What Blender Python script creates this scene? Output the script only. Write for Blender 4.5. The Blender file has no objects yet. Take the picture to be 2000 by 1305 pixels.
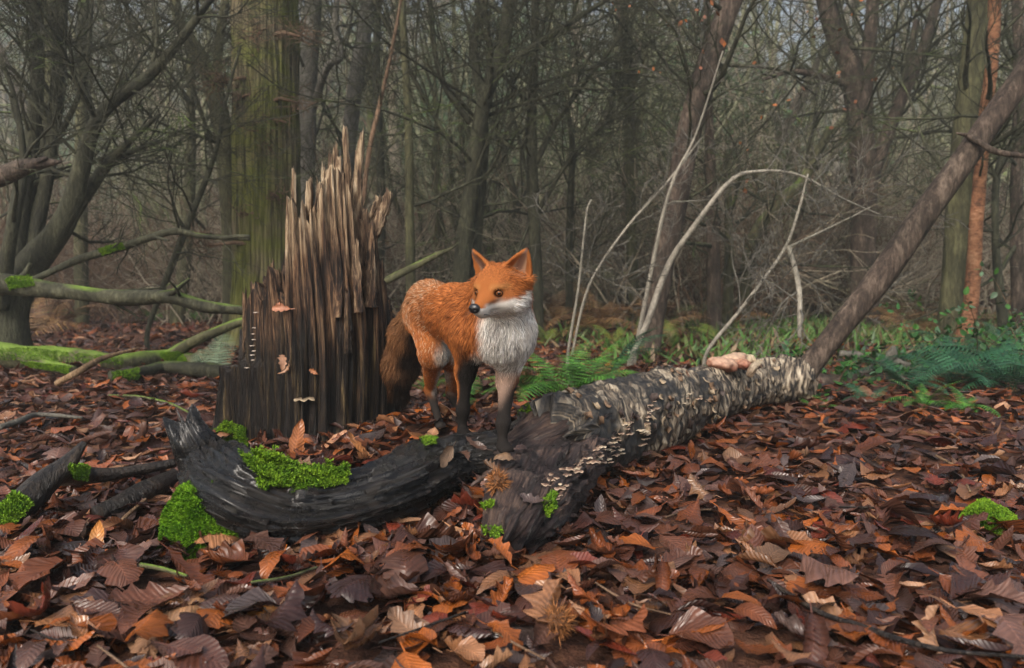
import bpy, math, random
import numpy as np
from mathutils import Vector, Matrix
from mathutils.bvhtree import BVHTree

# ------------------------------------------------------------------ camera, sky, sun, exposure
sc = bpy.context.scene
CAMH, F = 0.52, 1500.0                      # eye height in metres, focal length in source pixels (2000 wide)
PITCH = math.atan((652.5 - 540) / F)
cam = bpy.data.cameras.new('camera'); camo = bpy.data.objects.new('camera', cam)
sc.collection.objects.link(camo); sc.camera = camo
camo.location = (0, 0, CAMH); camo.rotation_euler = (math.pi / 2 - PITCH, 0, 0)
cam.sensor_width = 36; cam.lens = 36 * F / 2000; cam.clip_start = 0.05; cam.clip_end = 2000
cam.dof.use_dof = True; cam.dof.focus_distance = 1.75; cam.dof.aperture_fstop = 5.0
SUN_EL, SUN_AZ = math.radians(42), math.radians(208)     # azimuth clockwise from +Y
w = bpy.data.worlds.new('World'); sc.world = w; w.use_nodes = True
nt = w.node_tree; bg = nt.nodes['Background']
sky = nt.nodes.new('ShaderNodeTexSky'); sky.sky_type = 'NISHITA'; sky.sun_disc = False
sky.sun_elevation = SUN_EL; sky.sun_rotation = SUN_AZ; sky.dust_density = 5.0; sky.air_density = 1.0; sky.ozone_density = 0.4
nt.links.new(sky.outputs[0], bg.inputs[0]); bg.inputs[1].default_value = 0.14
sl = bpy.data.lights.new('sun', 'SUN'); sl.energy = 1.5; sl.angle = math.radians(25); sl.color = (1.0, 0.97, 0.92)
so = bpy.data.objects.new('sun', sl); sc.collection.objects.link(so)
sd = Vector((math.sin(SUN_AZ) * math.cos(SUN_EL), math.cos(SUN_AZ) * math.cos(SUN_EL), math.sin(SUN_EL)))
so.rotation_euler = sd.to_track_quat('Z', 'Y').to_euler(); so.location = (0, 0, 20)
vs = sc.view_settings; vs.view_transform = 'Standard'; vs.look = 'None'; vs.gamma = 1.0; vs.use_curve_mapping = False
vs.exposure = 1.08
HAZE = 0.0075
sc.cycles.use_denoising = True; sc.cycles.max_bounces = 4; sc.cycles.diffuse_bounces = 3; sc.cycles.glossy_bounces = 2
sc.cycles.transmission_bounces = 2; sc.cycles.volume_bounces = 0; sc.cycles.use_adaptive_sampling = True
sc.cycles.caustics_reflective = False; sc.cycles.caustics_refractive = False
sc.cycles_curves.shape = 'RIBBONS' if hasattr(sc, 'cycles_curves') else None

# ------------------------------------------------------------------ helpers
rng = np.random.default_rng(7); random.seed(7)
COL = sc.collection
A = lambda *a: np.array(a, float)
def ray(px, py):
    x, y = (px - 1000) / F, (652.5 - py) / F
    cp, sp = math.cos(PITCH), math.sin(PITCH)
    return A(x, cp + y * sp, -sp + y * cp)
def P(px, py, Y):
    d = ray(px, py); return A(0, 0, CAMH) + d * (Y / d[1])
def G(px, py, z=0.0):
    d = ray(px, py); return A(0, 0, CAMH) + d * ((z - CAMH) / d[2])
def hsh(i, j, k, s):
    n = (i.astype(np.int64) * 374761393 + j.astype(np.int64) * 668265263 + k.astype(np.int64) * 2147483647 + s * 974634777) & 0xffffffff
    n = ((n ^ (n >> 13)) * 1274126177) & 0xffffffff
    return ((n ^ (n >> 16)) & 0xffff) / 65535.0
def vn(p, s=0):
    p = np.asarray(p, float); i = np.floor(p).astype(np.int64); f = p - i; f = f * f * (3 - 2 * f)
    x, y, z = i[..., 0], i[..., 1], i[..., 2]; fx, fy, fz = f[..., 0], f[..., 1], f[..., 2]
    def L(a, b, t): return a + (b - a) * t
    return L(L(L(hsh(x, y, z, s), hsh(x+1, y, z, s), fx), L(hsh(x, y+1, z, s), hsh(x+1, y+1, z, s), fx), fy),
             L(L(hsh(x, y, z+1, s), hsh(x+1, y, z+1, s), fx), L(hsh(x, y+1, z+1, s), hsh(x+1, y+1, z+1, s), fx), fy), fz) * 2 - 1
def fbm(p, o=4, s=0):
    p = np.asarray(p, float); r = 0; a = 1.0; t = 0
    for k in range(o):
        r = r + a * vn(p * (2 ** k), s + k); t += a; a *= 0.5
    return r / t
def ss(a, b, x):
    t = np.clip((x - a) / (b - a), 0, 1); return t * t * (3 - 2 * t)
ORG = {}
def link(o, parent=None, label=None, cat=None, group=None, kind=None):
    if o.name not in COL.objects: COL.objects.link(o)
    if parent is not None: o.parent = parent
    if label: o['label'] = label
    if cat: o['category'] = cat
    if group: o['group'] = group
    if kind: o['kind'] = kind
    return o
def thing(name, loc, label, cat, group=None):
    o = bpy.data.objects.new(name, None); o.location = loc; o.empty_display_size = 0.1
    link(o, None, label, cat, group); ORG[o.name] = np.array(loc, float); return o
def meshdata(name, V, Fc, mat, attrs=None, smooth=True):
    """V (n,3); Fc list of int arrays (m,3) or (m,4)"""
    V = np.asarray(V, np.float32)
    me = bpy.data.meshes.new(name); Fc = [np.asarray(f, np.int32) for f in Fc if len(f)]
    nl = sum(f.size for f in Fc); nf = sum(len(f) for f in Fc)
    me.vertices.add(len(V)); me.vertices.foreach_set('co', V.ravel())
    me.loops.add(nl); me.polygons.add(nf)
    me.loops.foreach_set('vertex_index', np.concatenate([f.ravel() for f in Fc]))
    tot = np.concatenate([np.full(len(f), f.shape[1], np.int32) for f in Fc])
    st = np.concatenate([[0], np.cumsum(tot)[:-1]]).astype(np.int32)
    me.polygons.foreach_set('loop_start', st)
    me.polygons.foreach_set('use_smooth', np.full(nf, smooth, bool))
    me.update(calc_edges=True)
    for k, v in (attrs or {}).items():
        v = np.asarray(v, np.float32)
        if v.shape[1] == 4: a = me.attributes.new(k, 'FLOAT_COLOR', 'POINT'); a.data.foreach_set('color', v.ravel())
        else: a = me.attributes.new(k, 'FLOAT_VECTOR', 'POINT'); a.data.foreach_set('vector', v.ravel())
    if mat: me.materials.append(mat)
    return me
def worg(parent):
    o = A(0, 0, 0)
    while parent is not None:
        o = o + np.array(parent.location); parent = parent.parent
    return o
def mk(name, V, Fc, mat, parent=None, attrs=None, smooth=True, label=None, cat=None, group=None, kind=None, origin=None):
    """V in world coordinates; a part keeps its parent's origin; a single-mesh thing gets an origin at its base"""
    V = np.asarray(V, float)
    if parent is None and origin is None: origin = A(0, 0, 0) if kind else A(V[:, 0].mean(), V[:, 1].mean(), V[:, 2].min())
    off = worg(parent) if origin is None else np.asarray(origin, float)
    o = bpy.data.objects.new(name, meshdata(name, V - off, Fc, mat, attrs, smooth))
    if parent is None: o.location = off
    elif origin is not None: o.location = off - worg(parent)
    return link(o, parent, label, cat, group, kind)
class MB:
    def __init__(s): s.V = []; s.Q = []; s.T = []; s.C = []; s.U = []; s.n = 0
    def add(s, V, Q=None, T=None, C=None, U=None):
        V = np.asarray(V, float)
        if Q is not None and len(Q): s.Q.append(np.asarray(Q) + s.n)
        if T is not None and len(T): s.T.append(np.asarray(T) + s.n)
        if C is not None:
            C = np.asarray(C, float); C = np.broadcast_to(C, (len(V), C.shape[-1]))
            s.C.append(np.concatenate([C, np.ones((len(V), 1))], 1) if C.shape[1] == 3 else C)
        if U is not None: s.U.append(U)
        s.V.append(V); s.n += len(V)
    def tris(s): return sum(len(q) for q in s.Q) * 2 + sum(len(t) for t in s.T)
    def get(s):
        V = np.concatenate(s.V); Fc = []
        if s.Q: Fc.append(np.concatenate(s.Q))
        if s.T: Fc.append(np.concatenate(s.T))
        at = {}
        if s.C: at['Col'] = np.concatenate(s.C)
        if s.U: at['luv'] = np.concatenate(s.U)
        return V, Fc, at
    def build(s, name, mat, parent=None, **k):
        if not s.n: return None
        V, Fc, at = s.get(); return mk(name, V, Fc, mat, parent, at, **k)
    def data(s, name, mat, smooth=True):
        V, Fc, at = s.get(); return meshdata(name, V, Fc, mat, at, smooth)
def frames(pts):
    pts = np.asarray(pts, float); t = np.gradient(pts, axis=0); t /= np.linalg.norm(t, axis=1, keepdims=True) + 1e-9
    r = A(0, 0, 1) if abs(t[0][2]) < 0.9 else A(1, 0, 0)
    n = np.zeros_like(pts); v = r - t[0] * (r @ t[0]); n[0] = v / np.linalg.norm(v)
    for i in range(1, len(pts)):
        v = n[i-1] - t[i] * (n[i-1] @ t[i]); n[i] = v / (np.linalg.norm(v) + 1e-9)
    return t, n, np.cross(t, n)
def tubeq(nr, ns):
    i = np.arange(nr - 1)[:, None]; j = np.arange(ns)[None, :]; k = (j + 1) % ns
    return np.stack([i*ns + j, i*ns + k, (i+1)*ns + k, (i+1)*ns + j], -1).reshape(-1, 4)
_tq = {}
def tube(pts, rad, ns=8, cap=True):
    pts = np.asarray(pts, float); nr = len(pts); rad = np.broadcast_to(rad, (nr,))
    t, n, b = frames(pts); a = np.linspace(0, 2*np.pi, ns, endpoint=False)
    V = pts[:, None] + rad[:, None, None] * (np.cos(a)[None, :, None] * n[:, None] + np.sin(a)[None, :, None] * b[:, None])
    if (nr, ns) not in _tq: _tq[nr, ns] = tubeq(nr, ns)
    V = V.reshape(-1, 3); Q = _tq[nr, ns]; T = None
    if cap:
        V = np.concatenate([V, pts[:1], pts[-1:]]); j = np.arange(ns); k = (j + 1) % ns
        T = np.concatenate([np.stack([k, j, np.full(ns, nr*ns)], 1), np.stack([(nr-1)*ns + j, (nr-1)*ns + k, np.full(ns, nr*ns + 1)], 1)])
    return V, Q, T
def spline(pts, n):
    """Catmull-Rom through rows of pts (any width) resampled to n rows"""
    p = np.asarray(pts, float); p = np.concatenate([[2*p[0] - p[1]], p, [2*p[-1] - p[-2]]])
    m = len(p) - 3; d = np.linalg.norm(np.diff(p[1:-1, :3], axis=0), axis=1); s = np.concatenate([[0], np.cumsum(d)])
    q = np.interp(np.linspace(0, s[-1], n), s, np.arange(m + 1)); i = np.minimum(q.astype(int), m - 1); t = (q - i)[:, None]
    a, b, c, e = p[i], p[i+1], p[i+2], p[i+3]
    return 0.5 * (2*b + (c-a)*t + (2*a - 5*b + 4*c - e)*t*t + (3*b - a - 3*c + e)*t**3)
def relief(pts, rad, ns, fn, jag=0.0):
    """thick tube whose radius is modulated by fn(u metres, angle, world pts) ; returns V,Q,T, luv"""
    pts = np.asarray(pts, float); nr = len(pts); t, n, b = frames(pts); a = np.linspace(0, 2*np.pi, ns, endpoint=False)
    u = np.concatenate([[0], np.cumsum(np.linalg.norm(np.diff(pts, axis=0), axis=1))])
    D = np.cos(a)[None, :, None] * n[:, None] + np.sin(a)[None, :, None] * b[:, None]
    UU, AA = np.meshgrid(u, a, indexing='ij'); R = np.asarray(rad)[:, None] * np.ones((1, ns))
    R = R + fn(UU, AA, R)
    V = (pts[:, None] + R[..., None] * D).reshape(-1, 3)
    U = np.stack([UU, AA, R], -1).reshape(-1, 3)
    if jag:
        q = ss(u[-1] - max(.06, jag * 1.6), u[-1], UU); jn = vn(np.stack([np.cos(AA) * 5, np.sin(AA) * 5, 0 * AA], -1), 3) + .6 * vn(np.stack([np.cos(AA) * 13, np.sin(AA) * 13, 0 * AA], -1), 4)
        V = V + ((q * jn * jag)[..., None] * t[-1]).reshape(-1, 3)
    Q = tubeq(nr, ns); j = np.arange(ns); k = (j + 1) % ns
    e0 = pts[0] - t[0] * rad[0] * 0.15; e1 = pts[-1] + t[-1] * rad[-1] * 0.15
    V = np.concatenate([V, [e0, e1]]); U = np.concatenate([U, [[0, 0, 0], [u[-1], 0, 0]]])
    T = np.concatenate([np.stack([k, j, np.full(ns, nr*ns)], 1), np.stack([(nr-1)*ns + j, (nr-1)*ns + k, np.full(ns, nr*ns + 1)], 1)])
    return V, Q, T, U
def bvh(V, Q, T=None):
    f = [tuple(int(c) for c in q) for q in Q] + ([tuple(int(c) for c in t) for t in T] if T is not None else [])
    return BVHTree.FromPolygons([tuple(v) for v in V], f)
def pick(tree, px, py):
    h = tree.ray_cast(Vector((0, 0, CAMH)), Vector(ray(px, py)).normalized())
    if h[0] is None: return None
    n = np.array(h[1]); 
    if n @ ray(px, py) > 0: n = -n
    return np.array(h[0]), n
def copytree(o, loc, rz, scl, label=None, group=None):
    c = o.copy(); COL.objects.link(c); c.location = loc; c.rotation_euler = (0, 0, rz); c.scale = scl
    if label: c['label'] = label
    if group: c['group'] = group
    for ch in o.children:
        d = ch.copy(); COL.objects.link(d); d.parent = c
    return c

# ------------------------------------------------------------------ materials
class N:
    def __init__(s, name):
        s.m = bpy.data.materials.new(name); s.m.use_nodes = True; s.t = s.m.node_tree; s.b = s.t.nodes['Principled BSDF']
    def n(s, ty, **k):
        x = s.t.nodes.new('ShaderNode' + ty)
        for a, v in k.items():
            if a.startswith('i_'): x.inputs[int(a[2:])].default_value = v
            else: setattr(x, a, v)
        return x
    def l(s, a, b): s.t.links.new(a, b)
    def noise(s, vec, scale, detail=4, rough=0.6, dist=0.0):
        x = s.n('TexNoise'); x.inputs['Scale'].default_value = scale; x.inputs['Detail'].default_value = detail
        x.inputs['Roughness'].default_value = rough; x.inputs['Distortion'].default_value = dist
        if vec: s.l(vec, x.inputs['Vector'])
        return x.outputs[0]
    def scaled(s, vec, sc_):
        x = s.n('Mapping'); x.inputs['Scale'].default_value = sc_; s.l(vec, x.inputs[0]); return x.outputs[0]
    def ramp(s, fac, stops):
        x = s.n('ValToRGB'); e = x.color_ramp.elements
        while len(e) < len(stops): e.new(0.5)
        for el, (p, c) in zip(e, stops): el.position = p; el.color = (*c, 1) if len(c) == 3 else c
        s.l(fac, x.inputs[0]); return x.outputs[0]
    def mix(s, f, a, b, mode='MIX'):
        x = s.n('Mix', data_type='RGBA', blend_type=mode)
        for v, i in ((f, 0), (a, 6), (b, 7)):
            if hasattr(v, 'is_output'): s.l(v, x.inputs[i])
            else: x.inputs[i].default_value = v if i == 0 else (*v, 1)
        return x.outputs[2]
    def math(s, op, a, b=0.0, c=None):
        x = s.n('Math', operation=op)
        for i, v in enumerate((a, b) if c is None else (a, b, c)):
            if hasattr(v, 'is_output'): s.l(v, x.inputs[i])
            else: x.inputs[i].default_value = v
        return x.outputs[0]
    def bump(s, h, strength=0.5, dist=0.01):
        x = s.n('Bump'); x.inputs['Strength'].default_value = strength; x.inputs['Distance'].default_value = dist
        s.l(h, x.inputs['Height']); s.l(x.outputs[0], s.b.inputs['Normal'])
    def out(s, col=None, rough=0.7, spec=0.4):
        if col is not None:
            if hasattr(col, 'is_output'): s.l(col, s.b.inputs['Base Color'])
            else: s.b.inputs['Base Color'].default_value = (*col, 1)
        if hasattr(rough, 'is_output'): s.l(rough, s.b.inputs['Roughness'])
        else: s.b.inputs['Roughness'].default_value = rough
        s.b.inputs['Specular IOR Level'].default_value = spec
        return s.m
    def obj(s): return s.n('TexCoord').outputs['Object']
    def attr(s, name, o=0): return s.n('Attribute', attribute_name=name).outputs[o]
def bark(name, stops, scale=9, stretch=0.2, moss=0.0, mosscol=(0.10, 0.16, 0.02), rough=0.75, bump=1.0, bd=0.03):
    m = N(name); v = m.scaled(m.obj(), (1, 1, stretch)); h0 = m.noise(v, scale, 6, 0.65, 0.3); h1 = m.noise(v, scale * 5, 5, 0.7, 0.4)
    h = m.math('MULTIPLY_ADD', h0, 0.5, m.math('MULTIPLY', h1, 0.5))
    c = m.ramp(h, [(0.38 + 0.25 * i / max(1, len(stops) - 1), s) for i, s in enumerate(stops)])
    c = m.mix(1.0, c, m.ramp(m.noise(m.obj(), 2.2, 4, 0.7), [(0.35, (0.55, 0.55, 0.5)), (0.65, (1.4, 1.35, 1.3))]), 'MULTIPLY')
    if moss > 0:
        g = m.n('NewGeometry'); sx = m.n('SeparateXYZ'); m.l(g.outputs['Normal'], sx.inputs[0])
        k = m.noise(m.obj(), 2.6, 3, 0.6); f = m.math('ADD', m.math('MULTIPLY', sx.outputs[2], 0.30), k)
        f = m.math('MULTIPLY', m.math('SUBTRACT', f, 0.92 - moss * 0.5), 5.0); f.node.use_clamp = True
        c = m.mix(f, c, m.mix(m.noise(m.obj(), 60, 2), mosscol, tuple(x * 1.7 for x in mosscol)))
    m.bump(h, bump, bd); return m.out(c, rough, 0.3)
M = {}
M['twig'] = bark('dark_twig_bark', [(0.012, 0.012, 0.007), (0.034, 0.035, 0.02), (0.085, 0.088, 0.055)], 12, 0.3, 0.28)
M['mossy'] = bark('green_tinged_bark', [(0.02, 0.019, 0.01), (0.06, 0.06, 0.03), (0.12, 0.12, 0.06)], 10, 0.25, 0.55)
M['brownbark'] = bark('brown_bark', [(0.014, 0.010, 0.008), (0.055, 0.04, 0.031), (0.16, 0.125, 0.10)], 14, 0.3, 0.12)
M['grey'] = bark('grey_bark', [(0.05, 0.048, 0.042), (0.11, 0.105, 0.092), (0.20, 0.195, 0.175)], 12, 0.3, 0.15)
M['pale'] = bark('pale_stem_bark', [(0.16, 0.15, 0.13), (0.26, 0.245, 0.21), (0.40, 0.38, 0.33)], 20, 0.5, 0.1)
M['orange'] = bark('orange_birch_bark', [(0.05, 0.022, 0.012), (0.20, 0.09, 0.045), (0.30, 0.17, 0.10)], 8, 1.6, 0.0)
M['wood_g'] = bark('grey_green_bark', [(0.10, 0.108, 0.065), (0.22, 0.23, 0.145), (0.36, 0.36, 0.25)], 12, 0.3, 0.35)
M['wood_t'] = bark('tan_grey_bark', [(0.13, 0.11, 0.08), (0.27, 0.235, 0.18), (0.42, 0.38, 0.30)], 12, 0.3, 0.1)
M['rust'] = bark('rusty_twig_bark', [(0.05, 0.03, 0.018), (0.13, 0.08, 0.05), (0.22, 0.15, 0.10)], 12, 0.3, 0.0)
M['blackwood'] = bark('wet_black_wood', [(0.004, 0.0035, 0.004), (0.014, 0.011, 0.010), (0.05, 0.036, 0.026)], 22, 0.25, 0.0, rough=0.32, bump=0.8)
M['drywood'] = bark('dry_snapped_wood', [(0.08, 0.05, 0.03), (0.22, 0.14, 0.08), (0.36, 0.25, 0.15)], 20, 0.2, 0.0)
def vcol(name, rough=0.5, spec=0.4, amp=0.35, scale=60, trans=0.0):
    m = N(name); c = m.attr('Col'); c = m.mix(1.0, c, m.ramp(m.noise(m.obj(), scale, 3), [(0.3, (1 - amp,) * 3), (0.7, (1 + amp * 0.6,) * 3)]), 'MULTIPLY')
    return m.out(c, rough, spec)
M['vcol'] = vcol('tinted_foliage', 0.45, 0.3)
def leafmat(name, objrandom):
    m = N(name); uv = m.attr('luv', 1); sx = m.n('SeparateXYZ'); m.l(uv, sx.inputs[0]); s_, t_, r_ = sx.outputs
    if objrandom:
        oi = m.n('ObjectInfo'); c = oi.outputs['Color']
    else: c = m.attr('Col')
    at = m.math('ABSOLUTE', t_)
    vein = m.math('SINE', m.math('SUBTRACT', m.math('MULTIPLY', s_, 75.0), m.math('MULTIPLY', at, 9.0)))
    rib = m.math('LESS_THAN', at, 0.05)
    f = m.math('MULTIPLY_ADD', vein, 0.10, 0.97); f = m.math('ADD', f, m.math('MULTIPLY', rib, 0.35))
    no = m.noise(m.n('NewGeometry').outputs['Position'], 38, 4, 0.65); f = m.math('MULTIPLY', f, m.math('MULTIPLY_ADD', no, 1.5, 0.25))
    vm = m.n('VectorMath', operation='SCALE'); m.l(c, vm.inputs[0]); m.l(f, vm.inputs['Scale'])
    no2 = m.noise(m.n('NewGeometry').outputs['Position'], 16, 3, 0.7)
    m.bump(m.math('ADD', vein, no), 0.30, 0.0015)
    ro = m.ramp(no2, [(0.40, (0.16,) * 3), (0.6, (0.55,) * 3)])
    return m.out(vm.outputs[0], ro, 0.4)
M['leaf'] = leafmat('wet_leaf_litter', False); M['leafo'] = leafmat('wet_fallen_leaf', True)

# ------------------------------------------------------------------ ground
def gz(x, y):
    x = np.asarray(x, float); y = np.asarray(y, float)
    p = np.stack([x * 0.9, y * 0.9, np.zeros_like(x)], -1)
    z = 0.035 * fbm(p, 3, 3) * ss(0.5, 3.5, y)
    z = z + 0.085 * np.exp(-(((x + 0.20) / 0.26) ** 2 + ((y - 2.22) / 0.22) ** 2))       # litter heaped behind the log
    z = z + 0.012 * np.exp(-(((x + 0.55) / 0.40) ** 2 + ((y - 2.20) / 0.20) ** 2))
    z = z + 0.008 * np.exp(-(((x + 1.0) / 0.5) ** 2 + ((y - 2.6) / 0.8) ** 2))
    h = np.clip(y - 11, 0, None); z = z + 0.0022 * h * h / (1 + h / 110.0) * ss(0, 6, h)
    z = z + 0.12 * fbm(np.stack([x * 0.15, y * 0.15, 0 * x + 5], -1), 2, 9) * ss(8, 20, y)
    return z
def grid(xs, ys):
    X, Y = np.meshgrid(xs, ys, indexing='ij'); nx, ny = X.shape
    V = np.stack([X, Y, gz(X, Y)], -1).reshape(-1, 3)
    i = np.arange(nx - 1)[:, None]; j = np.arange(ny - 1)[None]
    Q = np.stack([i*ny + j, (i+1)*ny + j, (i+1)*ny + j + 1, i*ny + j + 1], -1).reshape(-1, 4); return V, Q
def axis(n, lim, p=3.0):
    t = np.linspace(-1, 1, n); return np.sign(t) * np.abs(t) ** p * lim
ys = np.concatenate([np.linspace(-25, -1, 20), np.linspace(-0.8, 6, 110), 6 + (np.linspace(0, 1, 110)[1:] ** 2.2) * 154])
m = N('forest_soil'); pos = m.n('NewGeometry').outputs['Position']
sy = m.n('SeparateXYZ'); m.l(pos, sy.inputs[0])
litter = m.ramp(m.noise(pos, 14, 5, 0.7), [(0.3, (0.018, 0.009, 0.006)), (0.5, (0.07, 0.03, 0.018)), (0.68, (0.16, 0.075, 0.04))])
green = m.ramp(m.noise(pos, 6, 5, 0.7), [(0.3, (0.03, 0.035, 0.012)), (0.5, (0.07, 0.10, 0.03)), (0.7, (0.11, 0.10, 0.05))])
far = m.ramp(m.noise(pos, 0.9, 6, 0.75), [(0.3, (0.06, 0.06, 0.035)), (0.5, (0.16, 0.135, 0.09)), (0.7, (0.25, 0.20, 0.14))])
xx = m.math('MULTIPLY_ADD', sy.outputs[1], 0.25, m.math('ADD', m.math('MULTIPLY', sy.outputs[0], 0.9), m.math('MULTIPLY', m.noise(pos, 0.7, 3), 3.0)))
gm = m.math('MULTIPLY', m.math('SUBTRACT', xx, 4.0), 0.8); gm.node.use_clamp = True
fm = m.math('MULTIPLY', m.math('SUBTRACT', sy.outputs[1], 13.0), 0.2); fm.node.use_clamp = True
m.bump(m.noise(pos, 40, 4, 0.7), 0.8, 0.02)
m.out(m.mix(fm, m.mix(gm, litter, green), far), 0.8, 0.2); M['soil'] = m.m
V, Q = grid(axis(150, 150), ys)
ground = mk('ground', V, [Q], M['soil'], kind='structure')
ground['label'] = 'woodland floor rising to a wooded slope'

# ------------------------------------------------------------------ leaf templates
def leaf(kind, nl, nw, seed, curl=0.5, fold=0.2, roll=0.4, lift=0.0):
    r = np.random.default_rng(seed); s = np.linspace(0, 1, nl + 1); t = np.linspace(-1, 1, 2 * nw + 1)
    if kind == 'chestnut': hw = 0.17 * np.sin(np.pi * s ** 0.85) ** 0.8; hw[1:-1] *= np.where(np.arange(1, nl) % 2, 1.06, 0.95)
    elif kind == 'oak': hw = 0.27 * np.sin(np.pi * np.clip(s, 0, 1) ** 1.15) ** 0.7 * (0.74 + 0.26 * np.cos(2 * np.pi * 4 * s + 2.6))
    elif kind == 'beech': hw = 0.27 * np.sin(np.pi * s ** 0.8) ** 0.9 * (1 + 0.03 * np.where(np.arange(nl + 1) % 2, 1, -1))
    else: hw = 0.42 * np.sin(np.pi * np.clip(s, 0, 1) ** 0.75) ** 0.6 * (0.62 + 0.38 * np.abs(np.cos(2 * np.pi * 1.6 * s + 0.3)))
    hw[0] = 0.012; hw[-1] = 0.004
    hw = hw * (1 + 0.10 * r.normal(size=nl + 1))
    S, T = np.meshgrid(s, t, indexing='ij'); W = hw[:, None] * T
    if kind == 'maple': S2 = S + 0.20 * np.abs(T) * np.sin(np.pi * S)
    else: S2 = S + 0.10 * np.abs(T) * hw[:, None] * 2
    th = roll * np.abs(T) * (0.6 + 0.4 * np.sin(3 * S + r.uniform(0, 6)))            # cross roll
    x = W * np.cos(th); z = np.abs(W) * (fold + np.sin(th)) + lift
    ph = curl * (S2 - 0.45); y = np.sin(ph) / (curl if abs(curl) > .05 else 1) if abs(curl) > .05 else S2 - .45
    z = z + (1 - np.cos(ph)) / (curl if abs(curl) > .05 else 1)
    q = np.stack([S * 3, T * 1.2, np.zeros_like(S) + seed * 1.7], -1); z = z + 0.055 * fbm(q, 2, seed); x = x + 0.02 * fbm(q * 2, 2, seed + 5)
    y = y + 0.015 * fbm(q * 3, 2, seed + 9)
    V = np.stack([x, y, z], -1).reshape(-1, 3); U = np.stack([S, T, 0 * S], -1).reshape(-1, 3)
    n2 = 2 * nw + 1; i = np.arange(nl)[:, None]; j = np.arange(n2 - 1)[None]
    Q = np.stack([i*n2 + j, i*n2 + j + 1, (i+1)*n2 + j + 1, (i+1)*n2 + j], -1).reshape(-1, 4)
    # stalk
    b = len(V); yv = y.min(); c = V[nw]; st = A(0.012, 0, 0)
    V = np.concatenate([V, [c - st, c + st, c + A(0.03, -0.18, 0.02) - st * .6, c + A(0.03, -0.18, 0.02) + st * .6]])
    U = np.concatenate([U, [[0, 0, 0]] * 4]); Q = np.concatenate([Q, [[b, b+1, b+3, b+2]]])
    V = V - A(0, 0, V[:, 2].min()); return V, Q, U
PAL = np.array([(0.040, 0.020, 0.017), (0.070, 0.032, 0.022), (0.115, 0.050, 0.028), (0.105, 0.062, 0.048), (0.17, 0.058, 0.020),
                (0.27, 0.088, 0.016), (0.23, 0.125, 0.062), (0.30, 0.19, 0.11), (0.075, 0.062, 0.060), (0.13, 0.030, 0.016)])
PW = np.array([0.12, 0.16, 0.16, 0.12, 0.13, 0.11, 0.10, 0.04, 0.05, 0.04]); PW /= PW.sum()
KINDS = ['chestnut', 'oak', 'beech', 'maple', 'oak', 'chestnut']
def tmpl(nl, nw, n, seed, wild=1.0):
    r = np.random.default_rng(seed); out = []
    for i in range(n):
        out.append(leaf(KINDS[i % len(KINDS)], nl, nw, seed + i, r.choice([-1, 1]) * r.uniform(0.2, 1.7) * wild, r.uniform(-.25, .35), r.choice([-1, 1]) * r.uniform(0.1, 1.5) * wild))
    return out
def rots(n, r, tilt):
    az = r.uniform(0, 2*np.pi, n); ta = np.abs(r.normal(0, tilt, n)); td = r.uniform(0, 2*np.pi, n)
    def R(ax, an):
        c, s = np.cos(an), np.sin(an); o = 1 - c; x, y, z = ax.T
        return np.stack([np.stack([c+x*x*o, x*y*o-z*s, x*z*o+y*s], -1), np.stack([y*x*o+z*s, c+y*y*o, y*z*o-x*s], -1), np.stack([z*x*o-y*s, z*y*o+x*s, c+z*z*o], -1)], 1)
    Z = np.tile(A(0, 0, 1), (n, 1)); H = np.stack([np.cos(td), np.sin(td), 0*td], -1)
    return R(H, ta) @ R(Z, az)
def scatter(B, T, pos, size, R, col):
    k = rng.integers(0, len(T), len(pos))
    for i, (V, Q, U) in enumerate(T):
        s = np.where(k == i)[0]
        if not len(s): continue
        W = np.einsum('nij,vj->nvi', R[s], V) * size[s][:, None, None] + pos[s][:, None]
        B.add(W.reshape(-1, 3), (Q[None] + (np.arange(len(s)) * len(V))[:, None, None]).reshape(-1, 4),
              C=np.repeat(col[s], len(V), 0), U=np.tile(U, (len(s), 1)))
def colours(n, r, bright=1.0):
    c = PAL[r.choice(len(PAL), n, p=PW)] * r.uniform(0.5, 1.35, (n, 1)); return c * bright * A(.72, .60, .56)
def litter_zone(B, T, y0, y1, dens, smin, smax, tilt, depth):
    area = 1.7 * (y1**2 - y0**2) / 2 + 1.2 * (y1 - y0); n = int(area * dens)
    y = np.sqrt(rng.uniform(y0**2, y1**2, n)); x = rng.uniform(-1, 1, n) * (0.85 * y + 0.6)
    keep = rng.uniform(0, 1, n) > 0.92 * ss(2.2, 4.6, 0.9 * x + 0.25 * y - 0.7) * ss(4.2, 5.5, y)     # grassy side has fewer leaves
    x, y = x[keep], y[keep]; n = len(x); z = gz(x, y) + rng.uniform(0, 1, n) ** 1.3 * depth
    L = rng.uniform(smin, smax, n) * np.where(rng.uniform(0, 1, n) < .12, 1.3, 1.0)
    scatter(B, T, np.stack([x, y, z], -1), L, rots(n, rng, tilt), colours(n, rng))
TA = tmpl(9, 2, 18, 100); TB = tmpl(6, 2, 12, 300); TC = tmpl(4, 1, 8, 500)
B = MB()
litter_zone(B, TA, 0.65, 2.0, 820, 0.045, 0.095, 0.32, 0.030)
litter_zone(B, TA, 0.75, 1.5, 380, 0.045, 0.085, 0.28, 0.02)
litter_zone(B, TB, 2.0, 3.6, 580, 0.045, 0.095, 0.32, 0.032)
litter_zone(B, TC, 3.6, 6.0, 380, 0.05, 0.10, 0.30, 0.03)
litter_zone(B, TC, 6.0, 10.0, 170, 0.06, 0.12, 0.32, 0.03)
litter_zone(B, TC, 10.0, 15.0, 55, 0.08, 0.15, 0.35, 0.03)
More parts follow.
